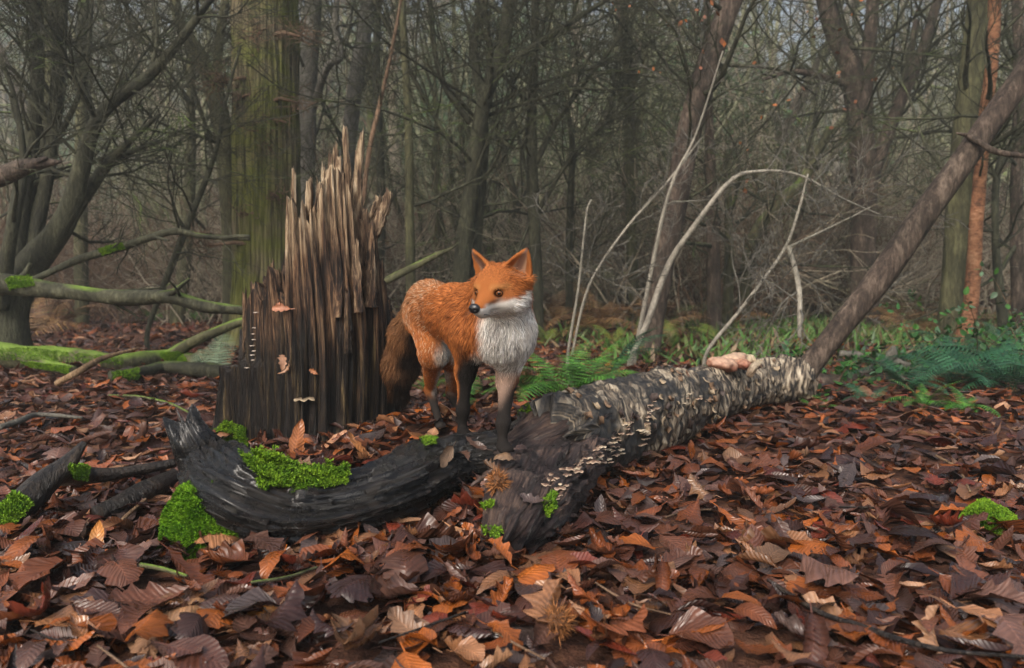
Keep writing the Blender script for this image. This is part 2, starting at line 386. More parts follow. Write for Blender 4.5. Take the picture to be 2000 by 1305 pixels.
# leaves heaped in the crook between stump, log and curved limb
def heap(B, T, c, rx, ry, n, h, smin=0.045, smax=0.09, tilt=0.5):
    a = rng.uniform(0, 2*np.pi, n); q = np.sqrt(rng.uniform(0, 1, n)); x = c[0] + rx * q * np.cos(a); y = c[1] + ry * q * np.sin(a)
    z = np.maximum(gz(x, y), 0) + h * (1 - q * q) * rng.uniform(0.3, 1, n)
    scatter(B, T, np.stack([x, y, z], -1), rng.uniform(smin, smax, n), rots(n, rng, tilt), colours(n, rng, 1.15))
heap(B, TA, (-0.50, 1.98), 0.36, 0.18, 150, 0.03)
heap(B, TA, (-0.22, 2.25), 0.30, 0.30, 200, 0.05)
heap(B, TA, (-1.0, 1.75), 0.25, 0.3, 120, 0.05)
heap(B, TA, (-0.06, 1.62), 0.10, 0.17, 110, 0.075, 0.035, 0.07)
heap(B, TA, (-0.28, 1.42), 0.30, 0.10, 120, 0.03)
print('litter tris', B.tris())
B.build('leaf_litter', M['leaf'], None, kind='stuff', label='wet brown autumn leaves carpeting the woodland floor')
# the largest single leaves, lying on top
TL = tmpl(14, 3, 24, 900, 1.1); LD = []
for i, (V, Q, U) in enumerate(TL): LD.append(meshdata('leaf', V, [Q], M['leafo'], {'luv': U}))
nl = 290; r = np.random.default_rng(5)
y = 1.0 + 1.5 * r.uniform(0, 1, nl) ** 1.5; x = r.uniform(-1, 1, nl) * 0.70 * y
def on_leaf(x, y, z, L, R, c, data, parent=ground, **k):
    o = bpy.data.objects.new('leaf', data); link(o, parent, **k); o.location = (x, y, z)
    o.rotation_euler = Matrix(R.tolist()).to_euler(); o.scale = (L, L, L); o.color = (*c, 1); return o
Rm = rots(nl, r, 0.42); cc = colours(nl, r, 1.2); zz = gz(x, y)
for i in range(nl):
    on_leaf(x[i], y[i], zz[i] + r.uniform(0.018, 0.036), r.uniform(0.065, 0.125), Rm[i], cc[i], LD[i % len(LD)])

def unit_(v): return v / np.linalg.norm(v)
# ------------------------------------------------------------------ broken stump
SC = A(-0.645, 2.45, 0); SA, SB = 0.245, 0.19
prof = A(*[(438,735),(447,725),(472,722),(480,600),(500,572),(514,604),(526,545),(540,575),(556,600),(563,520),(570,400),(582,400),(588,500),(594,420),(606,410),(614,430),(626,400),(640,372),(652,350),(664,330),(676,320),(688,350),(696,390),(708,410),(722,425),(736,430),(744,500),(750,560),(757,640),(764,700)])
def stump_surface():
    nt_, nz = 520, 110; th = np.linspace(0, 2*np.pi, nt_, endpoint=False)         # th=0 right, pi/2 front
    px = 1000 + F * (SC[0] + SA * np.cos(th)) / (SC[1] - SB * np.sin(th))
    front = np.sin(th) > -0.12; pyy = np.interp(px, prof[:, 0], prof[:, 1]); Y = SC[1] - SB * np.clip(np.sin(th), 0, 1)
    H = CAMH - (pyy - 540) / F * Y
    back = np.interp(px, [430, 480, 560, 640, 700, 760], [.25, .40, .58, .70, .55, .42])
    H = np.where(front, H, back)
    q = np.stack([th * 0, th * 26, th * 0], -1); j = vn(np.stack([np.cos(th) * 22, np.sin(th) * 22, th * 0], -1), 11) ; j2 = vn(np.stack([np.cos(th) * 60, np.sin(th) * 60, th * 0], -1), 12)
    H = H + 0.035 * j * ss(.3, .5, H) + 0.022 * j2
    tz = np.linspace(0, 1, nz) ** 0.9; Z = -0.06 + tz[None] * (H[:, None] + 0.06); TH = np.repeat(th[:, None], nz, 1)
    cs, sn = np.cos(TH), np.sin(TH)
    wob = 0.10 * vn(np.stack([cs * 2, sn * 2, Z * 2.2], -1), 21)
    ph = TH + wob * 0.35
    c2, s2 = np.cos(ph), np.sin(ph)
    ridge = 1 - np.abs(vn(np.stack([c2 * 9, s2 * 9, Z * 0.9], -1), 31)) * 2
    fine = vn(np.stack([c2 * 34, s2 * 34, Z * 2.6], -1), 41); fine2 = vn(np.stack([c2 * 85, s2 * 85, Z * 7], -1), 51)
    R = 1 + 0.13 * ridge + 0.055 * fine + 0.028 * fine2 - 0.05
    flare = 0.10 * np.exp(-np.clip(Z, 0, None) / 0.07) * (1 + 0.8 * np.sin(TH * 5 + 1))
    pxx = np.interp(np.degrees(TH) % 360, [100, 112, 125, 150, 172, 190], [0, .02, .10, .13, .10, 0])        # ledge block at lower left
    R = R + flare + pxx * ss(0.275, 0.258, Z) - 0.10 * ss(0.35, 0.9, Z)
    X = SC[0] + SA * R * cs + 0.012 * np.sin(Z * 6); Yw = SC[1] - SB * R * sn
    V = np.stack([X, Yw, Z], -1).reshape(-1, 3); U = np.stack([TH, Z, ridge], -1).reshape(-1, 3)
    i = np.arange(nt_)[:, None]; k = np.arange(nz - 1)[None]; i2 = (i + 1) % nt_
    Q = np.stack([i*nz + k, i*nz + k + 1, i2*nz + k + 1, i2*nz + k], -1).reshape(-1, 4)
    # inner wall of the hollow
    inn = V.reshape(nt_, nz, 3)[:, ::6].copy(); top = V.reshape(nt_, nz, 3)[:, -1]
    ctr = A(SC[0], SC[1], 0); inn = np.concatenate([inn, top[:, None]], 1); ni = inn.shape[1]
    inn[:, :, 0] = ctr[0] + (inn[:, :, 0] - ctr[0]) * 0.78; inn[:, :, 1] = ctr[1] + (inn[:, :, 1] - ctr[1]) * 0.72
    inn[:, -1, 2] -= 0.015
    b = len(V); V = np.concatenate([V, inn.reshape(-1, 3)]); U = np.concatenate([U, np.stack([np.repeat(th[:, None], ni, 1), inn[:, :, 2], 0 * inn[:, :, 0] - 1], -1).reshape(-1, 3)])
    k = np.arange(ni - 1)[None]
    Q2 = np.stack([b + i*ni + k, b + i2*ni + k, b + i2*ni + k + 1, b + i*ni + k + 1], -1).reshape(-1, 4)
    i = np.arange(nt_); i2 = (i + 1) % nt_
    Q3 = np.stack([i*nz + nz - 1, b + i*ni + ni - 1, b + i2*ni + ni - 1, i2*nz + nz - 1], -1)
    return V, np.concatenate([Q, Q2, Q3]), U
def stumpmat():
    m = N('torn_rotten_wood'); pos = m.n('NewGeometry').outputs['Position']; sx = m.n('SeparateXYZ'); m.l(pos, sx.inputs[0]); z = sx.outputs[2]
    fib = m.noise(m.scaled(pos, (1, 1, 0.06)), 70, 6, 0.7); fib2 = m.noise(m.scaled(pos, (1, 1, 0.10)), 18, 4, 0.6); big = m.noise(pos, 5, 4, 0.6)
    k = m.math('ADD', z, m.math('MULTIPLY_ADD', big, 0.55, m.math('MULTIPLY_ADD', fib2, 0.7, -0.62)))      # dry above, wet below
    dry = m.ramp(fib, [(0.36, (0.03, 0.017, 0.010)), (0.45, (0.17, 0.105, 0.06)), (0.55, (0.45, 0.33, 0.205)), (0.66, (0.68, 0.56, 0.40))])
    mid = m.ramp(fib, [(0.38, (0.006, 0.004, 0.003)), (0.48, (0.045, 0.023, 0.014)), (0.57, (0.19, 0.105, 0.055)), (0.68, (0.42, 0.29, 0.17))])
    wet = m.ramp(fib, [(0.40, (0.003, 0.003, 0.003)), (0.52, (0.015, 0.010, 0.008)), (0.60, (0.06, 0.042, 0.022)), (0.70, (0.22, 0.16, 0.075))])
    f1 = m.math('MULTIPLY', m.math('SUBTRACT', k, 0.27), 5.0); f1.node.use_clamp = True
    f2 = m.math('MULTIPLY', m.math('SUBTRACT', k, 0.54), 4.5); f2.node.use_clamp = True
    c = m.mix(f2, m.mix(f1, wet, mid), dry)
    m.bump(fib, 1.0, 0.03); return m.out(c, m.ramp(f1, [(0, (0.38,) * 3), (1, (0.72,) * 3)]), 0.35)
M['stump'] = stumpmat()
stump = thing('broken_stump', SC, 'tall splintered rotten tree stump with pale torn tips', 'tree stump')
SV, SQ, SU = stump_surface(); mk('body', SV, [SQ], M['stump'], stump)
SBV = bvh(SV, SQ)
def splinter(b, t, wpx, Yb, Yt, seed, lean=0.0):
    p0, p1 = P(*b, Yb), P(*t, Yt); n = 22; s = np.linspace(0, 1, n); r = np.random.default_rng(seed)
    mid = (p0 + p1) / 2 + A(lean, 0, 0); C = ((1-s)**2)[:, None]*p0 + (2*s*(1-s))[:, None]*mid + (s**2)[:, None]*p1
    W = wpx * Yb / F / 2; ns = 18; a = np.linspace(0, 2*np.pi, ns, endpoint=False)
    wd = W * (1.0 - 0.50 * s ** 1.6) * (1 + 0.22 * vn(np.stack([s*9, 0*s, 0*s + seed], -1), seed)); dp = np.minimum(W * 0.8, 0.016) * (1 - 0.35 * s)
    ca, sa = np.sign(np.cos(a)) * np.abs(np.cos(a)) ** .6, np.sign(np.sin(a)) * np.abs(np.sin(a)) ** .6
    rg = 1 + 0.22 * r.normal(size=ns)[None] + 0.10 * r.normal(size=(n, ns))
    X = C[:, None, 0] + wd[:, None] * ca[None] * rg; Y = C[:, None, 1] + dp[:, None] * sa[None] * rg; Z = C[:, None, 2] + 0 * rg
    Z[-1] += r.normal(size=ns) * 0.013; Z[-2] += r.normal(size=ns) * 0.006
    V = np.stack([X, Y, Z], -1).reshape(-1, 3); V = np.concatenate([V, [C[-1] + A(0, 0, .004)]]); k = np.arange(ns)
    mk('splinter', V, [tubeq(n, ns), np.stack([(n-1)*ns + k, (n-1)*ns + (k+1) % ns, np.full(ns, n*ns)], 1)], M['stump'], stump)
SPL = [((688,470),(674,252),17,2.40,2.42,-.004),((690,440),(707,263),17,2.38,2.40,.004),((704,520),(698,300),22,2.36,2.40,0),((664,470),(655,292),16,2.39,2.42,0),
 ((668,500),(662,310),18,2.36,2.40,0),((641,480),(646,306),15,2.38,2.42,0),((631,470),(632,330),13,2.36,2.40,0),((618,470),(622,362),12,2.34,2.38,0),
 ((573,560),(574,337),14,2.32,2.34,-.004),((601,560),(603,357),17,2.30,2.33,0),((588,560),(590,430),10,2.31,2.33,0),((716,480),(758,380),26,2.38,2.40,.016),
 ((706,450),(740,388),20,2.40,2.42,.012),((700,450),(706,388),12,2.42,2.44,0),((742,640),(744,517),18,2.44,2.44,0),((650,540),(640,400),18,2.31,2.36,0),
 ((530,680),(532,516),11,2.36,2.38,0),((545,660),(547,540),10,2.38,2.40,0),((517,680),(517,556),16,2.36,2.38,0),((498,700),(494,560),17,2.40,2.42,0),((481,710),(478,578),15,2.42,2.44,0),
 ((612,600),(614,420),16,2.28,2.31,0),((680,690),(678,578),15,2.27,2.27,0),((660,620),(664,470),15,2.27,2.31,0),((725,600),(726,440),22,2.33,2.37,0),((735,690),(740,560),14,2.38,2.40,0),((700,610),(696,480),18,2.28,2.31,0)]
for i, s_ in enumerate(SPL): splinter(s_[0], s_[1], s_[2], s_[3], s_[4], 60 + i, s_[5])

# ------------------------------------------------------------------ fallen birch with its forks
def tk(px, py, z): return list(G(px, py, z))
trunk_pts = spline([tk(1560,745,.105)+[.086], tk(1450,752,.112)+[.098], tk(1330,788,.112)+[.110], tk(1200,825,.118)+[.122], tk(1105,858,.116)+[.122], tk(1075,870,.116)+[.124]], 400)
fallen = thing('fallen_birch', (trunk_pts[200, 0], trunk_pts[200, 1], 0), 'fallen birch trunk with peeling black and tan bark and rotten forked end', 'fallen tree')
def barkrelief(U, An, R):
    c, s = np.cos(An) * R, np.sin(An) * R
    sk = U + An * 0.05
    pl = fbm(np.stack([sk * 16, c * 9, s * 9], -1), 4, 5); ring = np.abs(vn(np.stack([sk * 11, c * 3, s * 3], -1), 8))
    st = np.floor(4 * (0.5 + 0.5 * fbm(np.stack([sk * 13, c * 22, s * 22], -1), 3, 15))) / 4
    return 0.022 * (st - .5) + 0.012 * pl + 0.006 * (ring - .3) + 0.006 * vn(np.stack([U * 60, c * 40, s * 40], -1), 9) + 0.016 * vn(np.stack([U * 3, c * 6, s * 6], -1), 10)
def birchmat():
    m = N('peeling_birch_bark'); uv = m.attr('luv', 1); sx = m.n('SeparateXYZ'); m.l(uv, sx.inputs[0]); u, a, r = sx.outputs
    pos = m.n('NewGeometry').outputs['Position']
    cx = m.n('CombineXYZ'); sk = m.math('ADD', u, m.math('MULTIPLY', m.math('SINE', a), 0.09)); m.l(sk, cx.inputs[0])
    m.l(m.math('COSINE', a), cx.inputs[1]); m.l(m.math('SINE', a), cx.inputs[2])
    st = m.noise(m.scaled(cx.outputs[0], (62, 1.4, 1.4)), 1.0, 5, 0.65, 0.4)            # fine strips running round the trunk
    band = m.noise(m.scaled(cx.outputs[0], (6, 1.3, 1.3)), 1.0, 4, 0.6, 0.6); pat = m.noise(pos, 9, 2, 0.5)
    tan = m.ramp(st, [(0.42, (0.012, 0.010, 0.008)), (0.49, (0.11, 0.085, 0.06)), (0.56, (0.27, 0.22, 0.155)), (0.66, (0.42, 0.36, 0.27))])
    dark = m.ramp(m.noise(pos, 45, 5, 0.7), [(0.3, (0.006, 0.006, 0.006)), (0.55, (0.03, 0.028, 0.026)), (0.75, (0.10, 0.075, 0.05))])
    far = m.math('MULTIPLY', m.math('SUBTRACT', 1.2, u), 0.14)
    f = m.math('ADD', m.math('MULTIPLY_ADD', band, 1.15, m.math('MULTIPLY', pat, 0.5)), far)
    f = m.math('MULTIPLY', m.math('SUBTRACT', f, 0.79), 7.0); f.node.use_clamp = True
    c = m.mix(f, dark, tan); m.bump(m.math('ADD', st, pat), 0.8, 0.008); return m.out(c, 0.6, 0.35)
M['birch'] = birchmat()
TV, TQ, TT, TU = relief(trunk_pts[:, :3], trunk_pts[:, 3], 128, barkrelief, .05)
trunk = mk('trunk', TV, [TQ, TT], M['birch'], fallen, {'luv': TU})
def woodrelief(amp, dens, sd):
    def f(U, An, R):
        c, s = np.cos(An), np.sin(An)
        g = 1 - 2 * np.abs(vn(np.stack([U * 2.2, c * dens, s * dens], -1), sd)); h = vn(np.stack([U * 7, c * dens * 3, s * dens * 3], -1), sd + 1)
        big = vn(np.stack([U * 4.5, c * 1.6, s * 1.6], -1), sd + 2); pl = fbm(np.stack([U * 20, c * 6, s * 6], -1), 3, sd + 4)
        w = 0.12 * vn(np.stack([U * 9, c * 2, s * 2], -1), sd + 6)
        st = np.floor(5 * (0.5 + 0.5 * fbm(np.stack([U * 6.5, (c + w) * dens * 1.1, (s + w) * dens * 1.1], -1), 3, sd + 5))) / 5 - .5
        fi = vn(np.stack([U * 14, c * 26, s * 26], -1), sd + 8); ch = vn(np.stack([U * 55, c * 14, s * 14], -1), sd + 9)
        return R * (amp * (0.55 * g + 0.3 * h + 0.7 * big + 0.3 * pl + 2.0 * st) + .05 * fi + .04 * ch)
    return f
def wetwood(name, lo, mid, hi, rough):
    m = N(name); uv = m.attr('luv', 1); sx = m.n('SeparateXYZ'); m.l(uv, sx.inputs[0]); u, a, r = sx.outputs
    cx = m.n('CombineXYZ'); m.l(u, cx.inputs[0]); m.l(m.math('COSINE', a), cx.inputs[1]); m.l(m.math('SINE', a), cx.inputs[2])
    fib = m.noise(m.scaled(cx.outputs[0], (9, 8, 8)), 1.6, 7, 0.75, 1.2); pos = m.n('NewGeometry').outputs['Position']; pat = m.noise(pos, 14, 5, 0.7)
    c = m.ramp(m.math('MULTIPLY_ADD', pat, 0.5, m.math('MULTIPLY', fib, 0.55)), [(0.44, lo), (0.53, mid), (0.64, hi)])
    m.bump(m.math('ADD', fib, m.math('MULTIPLY', pat, 0.4)), 1.0, 0.03)
    return m.out(c, m.ramp(pat, [(0.35, (rough,) * 3), (0.65, (rough + 0.3,) * 3)]), 0.6)
M['wetblack'] = wetwood('wet_black_rotten_wood', (0.002, 0.002, 0.002), (0.006, 0.005, 0.005), (0.028, 0.019, 0.013), 0.12)
for k_, w2 in (('wetblack', .35),): b_ = M[k_].node_tree.nodes['Principled BSDF']; b_.inputs['Coat Weight'].default_value = w2; b_.inputs['Coat Roughness'].default_value = .16
M['barewood'] = wetwood('purple_brown_bare_wood', (0.008, 0.006, 0.006), (0.055, 0.036, 0.034), (0.20, 0.125, 0.09), 0.25)
def part_relief(name, rows, n, ns, fn, mat, parent=fallen, flat=None):
    p = spline(rows, n); V, Q, T, U = relief(p[:, :3], p[:, 3], ns, fn, .035)
    if flat: V[:, 2] = flat(V)
    mk(name, V, [Q, T], mat, parent, {'luv': U}); return V, Q, T
fork = part_relief('broken_fork', [tk(1110,852,.118)+[.108], tk(1066,905,.105)+[.105], tk(1030,965,.085)+[.088], tk(1004,1030,.050)+[.062], tk(990,1062,.030)+[.046]], 220, 120, woodrelief(.21, 7, 70), M['barewood'], flat=lambda V: np.minimum(V[:, 2], .10 + .35 * (V[:, 2] - .10) + .02 * vn(V * 20, 3)) )
heart = part_relief('heartwood', [tk(1125,850,.115)+[.104], tk(1060,882,.100)+[.092], tk(1005,900,.085)+[.062], tk(965,905,.075)+[.045]], 120, 100, woodrelief(.21, 7, 170), M['barewood'])
limb = part_relief('curved_limb', [tk(1035,892,.085)+[.062], tk(945,902,.082)+[.060], tk(862,915,.080)+[.064], tk(770,958,.075)+[.070], tk(680,988,.066)+[.064], tk(570,1000,.066)+[.070], tk(470,968,.10)+[.070],
    list(P(408,910,1.60))+[.052], list(P(376,862,1.60))+[.036], list(P(362,832,1.61))+[.030]], 340, 120, woodrelief(.30, 6, 90), M['wetblack'])
FB = bvh(np.concatenate([TV, fork[0], limb[0], heart[0]]), np.concatenate([TQ, fork[1] + len(TV), limb[1] + len(TV) + len(fork[0]), heart[1] + len(TV) + len(fork[0]) + len(limb[0])]))
# bark flakes on the bare fork, shelf fungi along the side
def shelf(name, loc, n, rad, mat, parent, seed, up=A(0, 0, 1), droop=0.2, thick=0.12, cols=None, **k):
    r = np.random.default_rng(seed); n = n / np.linalg.norm(n); h = n - up * (n @ up)
    h = h / (np.linalg.norm(h) + 1e-6); s = np.cross(up, h); na, nr = 14, 5; a = np.linspace(-1.6, 1.6, na); q = np.linspace(0, 1, nr)
    Aa, Qq = np.meshgrid(a, q, indexing='ij'); wob = 1 + 0.12 * np.sin(Aa * 5 + seed) + 0.06 * r.normal(size=(na, 1))
    Rr = rad * Qq * wob; z = rad * (0.10 * np.sin(Aa * 6 + seed * 2) * Qq ** 2 - droop * Qq ** 2)
    top = loc - h * rad * 0.25 + Rr[..., None] * (np.cos(Aa)[..., None] * h + np.sin(Aa)[..., None] * s * 0.9) + (z + rad * thick)[..., None] * up
    bot = top - up * (rad * thick * 1.4 * (1 - 0.75 * Qq))[..., None]
    V = np.concatenate([top.reshape(-1, 3), bot.reshape(-1, 3)]); m_ = na * nr; i = np.arange(na - 1)[:, None]; j = np.arange(nr - 1)[None]
    Q = np.stack([i*nr + j, i*nr + j + 1, (i+1)*nr + j + 1, (i+1)*nr + j], -1).reshape(-1, 4); e = np.arange(na - 1)
    rim = np.stack([e*nr + nr - 1, m_ + e*nr + nr - 1, m_ + (e+1)*nr + nr - 1, (e+1)*nr + nr - 1], -1)
    if cols is None: cols = ((0.06, 0.035, 0.022), (0.15, 0.09, 0.06), (0.40, 0.30, 0.22))
    t = np.concatenate([Qq.ravel(), Qq.ravel()])[:, None]; c0, c1, c2 = [A(*c) for c in cols]
    C = np.where(t < 0.7, c0 + (c1 - c0) * (t / .7), c1 + (c2 - c1) * ((t - .7) / .3))
    return mk(name, V, [Q, Q[:, ::-1] + m_, rim], mat, parent, {'Col': np.concatenate([C, np.ones((len(C), 1))], 1)}, **k)
M['fungus'] = vcol('shelf_fungus', 0.6, 0.3, 0.3, 120)
lines = [((1065,945),(1130,905),9),((1120,908),(1200,862),16),((1150,905),(1215,880),12),((1165,880),(1235,845),14),((1215,815),(1228,840),6),((1255,855),(1268,795),12),((1250,868),(1262,830),7),((1330,785),(1390,770),8),((1255,800),(1285,790),4),((1085,970),(1105,940),5)]
sd_ = 0
for (a, b, n) in lines:
    for i in range(n):
        t = (i + rng.uniform(0, .8)) / n; sd_ += 1
        h = pick(FB, a[0] + (b[0]-a[0])*t + rng.normal()*5, a[1] + (b[1]-a[1])*t + rng.normal()*5)
        if h is None: continue
        pale = rng.uniform() < 0.25
        shelf('bracket_fungus', h[0], h[1], rng.uniform(.008, .016), M['fungus'], fallen, sd_, cols=((0.2,0.14,0.09),(0.36,0.28,0.19),(0.55,0.46,0.34)) if pale else None)
for i, (px, py) in enumerate([(497,640),(495,652),(496,663),(493,675),(497,685),(492,693),(495,703),(482,718),(500,610),(606,777),(590,779)]):
    h = pick(SBV, px, py)
    if h: shelf('bracket_fungus', h[0], h[1], .009 if i < 9 else .028, M['fungus'], stump, 300 + i, cols=((.3,.22,.18),(.5,.4,.33),(.65,.58,.5)) if i < 9 else ((.12,.09,.06),(.2,.15,.1),(.3,.24,.16)))
# curled bark flakes on the trunk
r_ = np.random.default_rng(44)
TB_ = bvh(TV, TQ)
for i in range(70):
    t = r_.uniform(); h = pick(TB_, 1080 + 430 * t + r_.normal() * 15, 845 - 115 * t + r_.normal() * 32)
    if h is None: continue
    n = h[1]; a = unit_(np.cross(n, r_.normal(size=3))); b = np.cross(n, a); L_, W2 = r_.uniform(.010, .030), r_.uniform(.004, .010); s1 = np.linspace(-1, 1, 5); cu = r_.uniform(.2, .9)
    V = np.array([h[0] + a * L_ * x * .5 + b * W2 * y * (1 + .3 * r_.normal()) + n * (.002 + cu * L_ * .5 * x * x + (.0015 if k else 0)) for k in (0, 1) for x in s1 for y in (-1, 1)])
    q = [[2*j, 2*j+1, 2*j+3, 2*j+2] for j in range(4)]; q2 = [[10 + 2*j, 12 + 2*j, 13 + 2*j, 11 + 2*j] for j in range(4)]; e = [[2*j, 2*j+2, 12+2*j, 10+2*j] for j in range(4)] + [[2*j+1, 11+2*j, 13+2*j, 2*j+3] for j in range(4)]
    c = A(*[(.16, .10, .06), (.30, .23, .15), (.05, .035, .03)][r_.integers(0, 3)]); mk('bark_flake', V, [q + q2 + e], M['fungus'], trunk, {'Col': np.tile([*c, 1], (20, 1))})
# the large fleshy fungus lying on the trunk's back
def flesh(px, py, Y, rx, ry, rz, seed, ca, cb, parent, name='fungus_cap', rot=0.0):
    c = P(px, py, Y); nu, nv = 36, 18; u = np.linspace(0, 2*np.pi, nu, endpoint=False); v = np.linspace(0.02, np.pi - .02, nv); U_, V_ = np.meshgrid(u, v, indexing='ij')
    d = np.stack([np.cos(U_)*np.sin(V_), np.sin(U_)*np.sin(V_), np.cos(V_)], -1); k = 1 + 0.30 * fbm(d * 1.6 + seed, 3, seed) + 0.08 * np.sin(U_ * 7) * np.sin(V_)
    X = d * k[..., None] * A(rx, ry, rz); cr, sr = math.cos(rot), math.sin(rot); X = np.stack([X[..., 0]*cr + X[..., 2]*sr, X[..., 1], -X[..., 0]*sr + X[..., 2]*cr], -1)
    i = np.arange(nu)[:, None]; j = np.arange(nv - 1)[None]; i2 = (i + 1) % nu
    t = ss(-.3, .8, d[..., 2] + 0.5 * vn(d * 3, seed))[..., None]; C = .66 * (.75 + .5 * vn(d * 7, seed + 3)[..., None] ** 2) * (A(*ca) * (1 - t) + A(*cb) * t)
    mk(name, (c + X).reshape(-1, 3), [np.stack([i*nv + j, i2*nv + j, i2*nv + j + 1, i*nv + j + 1], -1).reshape(-1, 4)], M['fungus'], parent, {'Col': np.concatenate([C, np.ones((nu, nv, 1))], -1).reshape(-1, 4)})
for a in [(1412,712,2.62,.052,.05,.024,1,(.45,.20,.13),(.72,.46,.32),'x',.1),(1432,702,2.68,.050,.05,.022,2,(.55,.30,.2),(.75,.52,.36),'x',-.25),(1452,712,2.64,.03,.04,.020,3,(.38,.14,.09),(.55,.28,.18),'x',.2),(1462,704,2.70,.028,.03,.02,4,(.5,.36,.22),(.7,.56,.38),'x',-.1),(1478,712,2.70,.018,.03,.016,5,(.3,.2,.14),(.6,.5,.34),'x',0),(1470,722,2.60,.014,.015,.03,6,(.3,.22,.15),(.55,.45,.32),'x',.5)]:
    flesh(*a[:9], fallen, 'fungus_cap', a[10])

# ------------------------------------------------------------------ moss
def shoots(B, pts, nrm, size, colA, colB, r=rng):
    n = len(pts); nrm = nrm + r.normal(0, .45, (n, 3)) + A(0, 0, .25); nrm /= np.linalg.norm(nrm, axis=1, keepdims=True)
    ax = np.cross(nrm, r.normal(size=(n, 3))); ax /= np.linalg.norm(ax, axis=1, keepdims=True); ay = np.cross(nrm, ax)
    s = size * r.uniform(.5, 1.3, (n, 1)); t = np.clip(.5 + .6 * fbm(pts * 45, 2, 3)[:, None] + r.normal(0, .2, (n, 1)), 0, 1); C = A(*colA) * (1 - t) + A(*colB) * t
    for k in range(3):
        an = k * 2.1; d = ax * math.cos(an) + ay * math.sin(an); e = -ax * math.sin(an) + ay * math.cos(an)
        v = np.stack([pts - e * s * .22 - nrm * s * .2, pts + e * s * .22 - nrm * s * .2, pts + d * s * .55 + nrm * s + e * s * .15, pts + d * s * .75 + nrm * s * .6], 1)
        i = np.arange(n)[:, None] * 4
        cc_ = np.repeat(C[:, None], 4, 1).copy(); cc_[:, :2] *= 0.7
        B.add(v.reshape(-1, 3), (i + A(0, 1, 2, 3).astype(int)), C=cc_.reshape(-1, 3))
M['moss'] = vcol('bright_moss', 0.7, 0.15, 0.3, 90)
MG, MY = (0.07, 0.17, 0.012), (0.20, 0.34, 0.02)
def cushion(c, rx, ry, rz, n, seed, ca=MG, cb=MY, size=.0055, **k):
    r = np.random.default_rng(seed); d = r.normal(size=(n, 3)); d[:, 2] = np.abs(d[:, 2]) * 1.0 - .1; d /= np.linalg.norm(d, axis=1, keepdims=True)
    f = lambda d: 1 + 0.20 * fbm(d * 2.2 + seed, 3, seed)
    pts = c + d * f(d)[:, None] * A(rx, ry, rz); nn = d / A(rx, ry, rz); nn /= np.linalg.norm(nn, axis=1, keepdims=True)
    B = MB(); nu, nv = 32, 14; u = np.linspace(0, 2*np.pi, nu, endpoint=False); v = np.linspace(0.01, 1.75, nv); U_, V_ = np.meshgrid(u, v, indexing='ij')
    D = np.stack([np.cos(U_)*np.sin(V_), np.sin(U_)*np.sin(V_), np.cos(V_)], -1).reshape(-1, 3); i = np.arange(nu)[:, None]; j = np.arange(nv - 1)[None]; i2 = (i+1) % nu
    B.add(c + D * (f(D) * .98)[:, None] * A(rx, ry, rz), np.stack([i*nv + j, i*nv + j + 1, i2*nv + j + 1, i2*nv + j], -1).reshape(-1, 4), C=A(*ca) * .6)
    shoots(B, pts, nn, size, ca, cb, r); return B.build('moss_cushion', M['moss'], None, **k)
cushion(A(*G(388,1088)) + A(0, .02, 0), .074, .062, .135, 14000, 1, ca=(.05,.15,.008), cb=(.16,.32,.015), label='large bright green moss cushion under the upturned end of the curved limb', cat='moss')
cushion(A(*G(1957,1058)) + A(0, .04, 0), .055, .05, .062, 7000, 2, label='small bright moss tuft alone on the open leaf floor', cat='moss')
def mosspatch(tree, parent, poly, n, thick, seed, name='moss', size=.0050, ca=MG, cb=MY):
    """poly: rough outline in photo pixels used to seed points on the wood's own surface"""
    r = np.random.default_rng(seed); poly = np.array(poly, float); lo, hi = poly.min(0), poly.max(0); pts = []; nn = []; tries = 0
    while len(pts) < n and tries < n * 8:
        tries += 1; q = r.uniform(lo, hi); ins = False; j = len(poly) - 1
        for i in range(len(poly)):
            if (poly[i,1] > q[1]) != (poly[j,1] > q[1]) and q[0] < (poly[j,0]-poly[i,0])*(q[1]-poly[i,1])/(poly[j,1]-poly[i,1]) + poly[i,0]: ins = not ins
            j = i
        if not ins: continue
        h = pick(tree, *q)
        if h is None: continue
        k = r.uniform(-1, 1) if False else 0
        pts.append(h[0] + h[1] * thick * r.uniform(0, 1)); nn.append(h[1])
    if not pts: return
    B = MB(); shoots(B, np.array(pts), np.array(nn), size, ca, cb, r); return B.build(name, M['moss'], parent, kind='stuff')
for i, (poly, n, th) in enumerate([([(480,893),(530,890),(590,915),(640,912),(680,918),(672,938),(620,946),(575,945),(540,952),(512,948),(500,920)], 6500, .022),
      ([(820,855),(850,848),(850,866),(825,868)], 250, .005), ([(1000,795),(1050,785),(1045,800),(1000,815)], 500, .005), ([(925,815),(960,808),(965,820),(930,830)], 300, .005),
      ([(1060,980),(1085,960),(1085,990),(1065,1010)], 200, .008), ([(940,985),(965,980),(962,992),(940,995)], 130, .006), ([(940,1030),(975,1030),(965,1060),(945,1060)], 160, .008)]):
    mosspatch(FB, fallen, poly, n, th, 40 + i)
mosspatch(SBV, stump, [(418,850),(440,820),(478,835),(482,870),(470,895),(450,890),(420,872)], 5000, .03, 60, size=.0055)

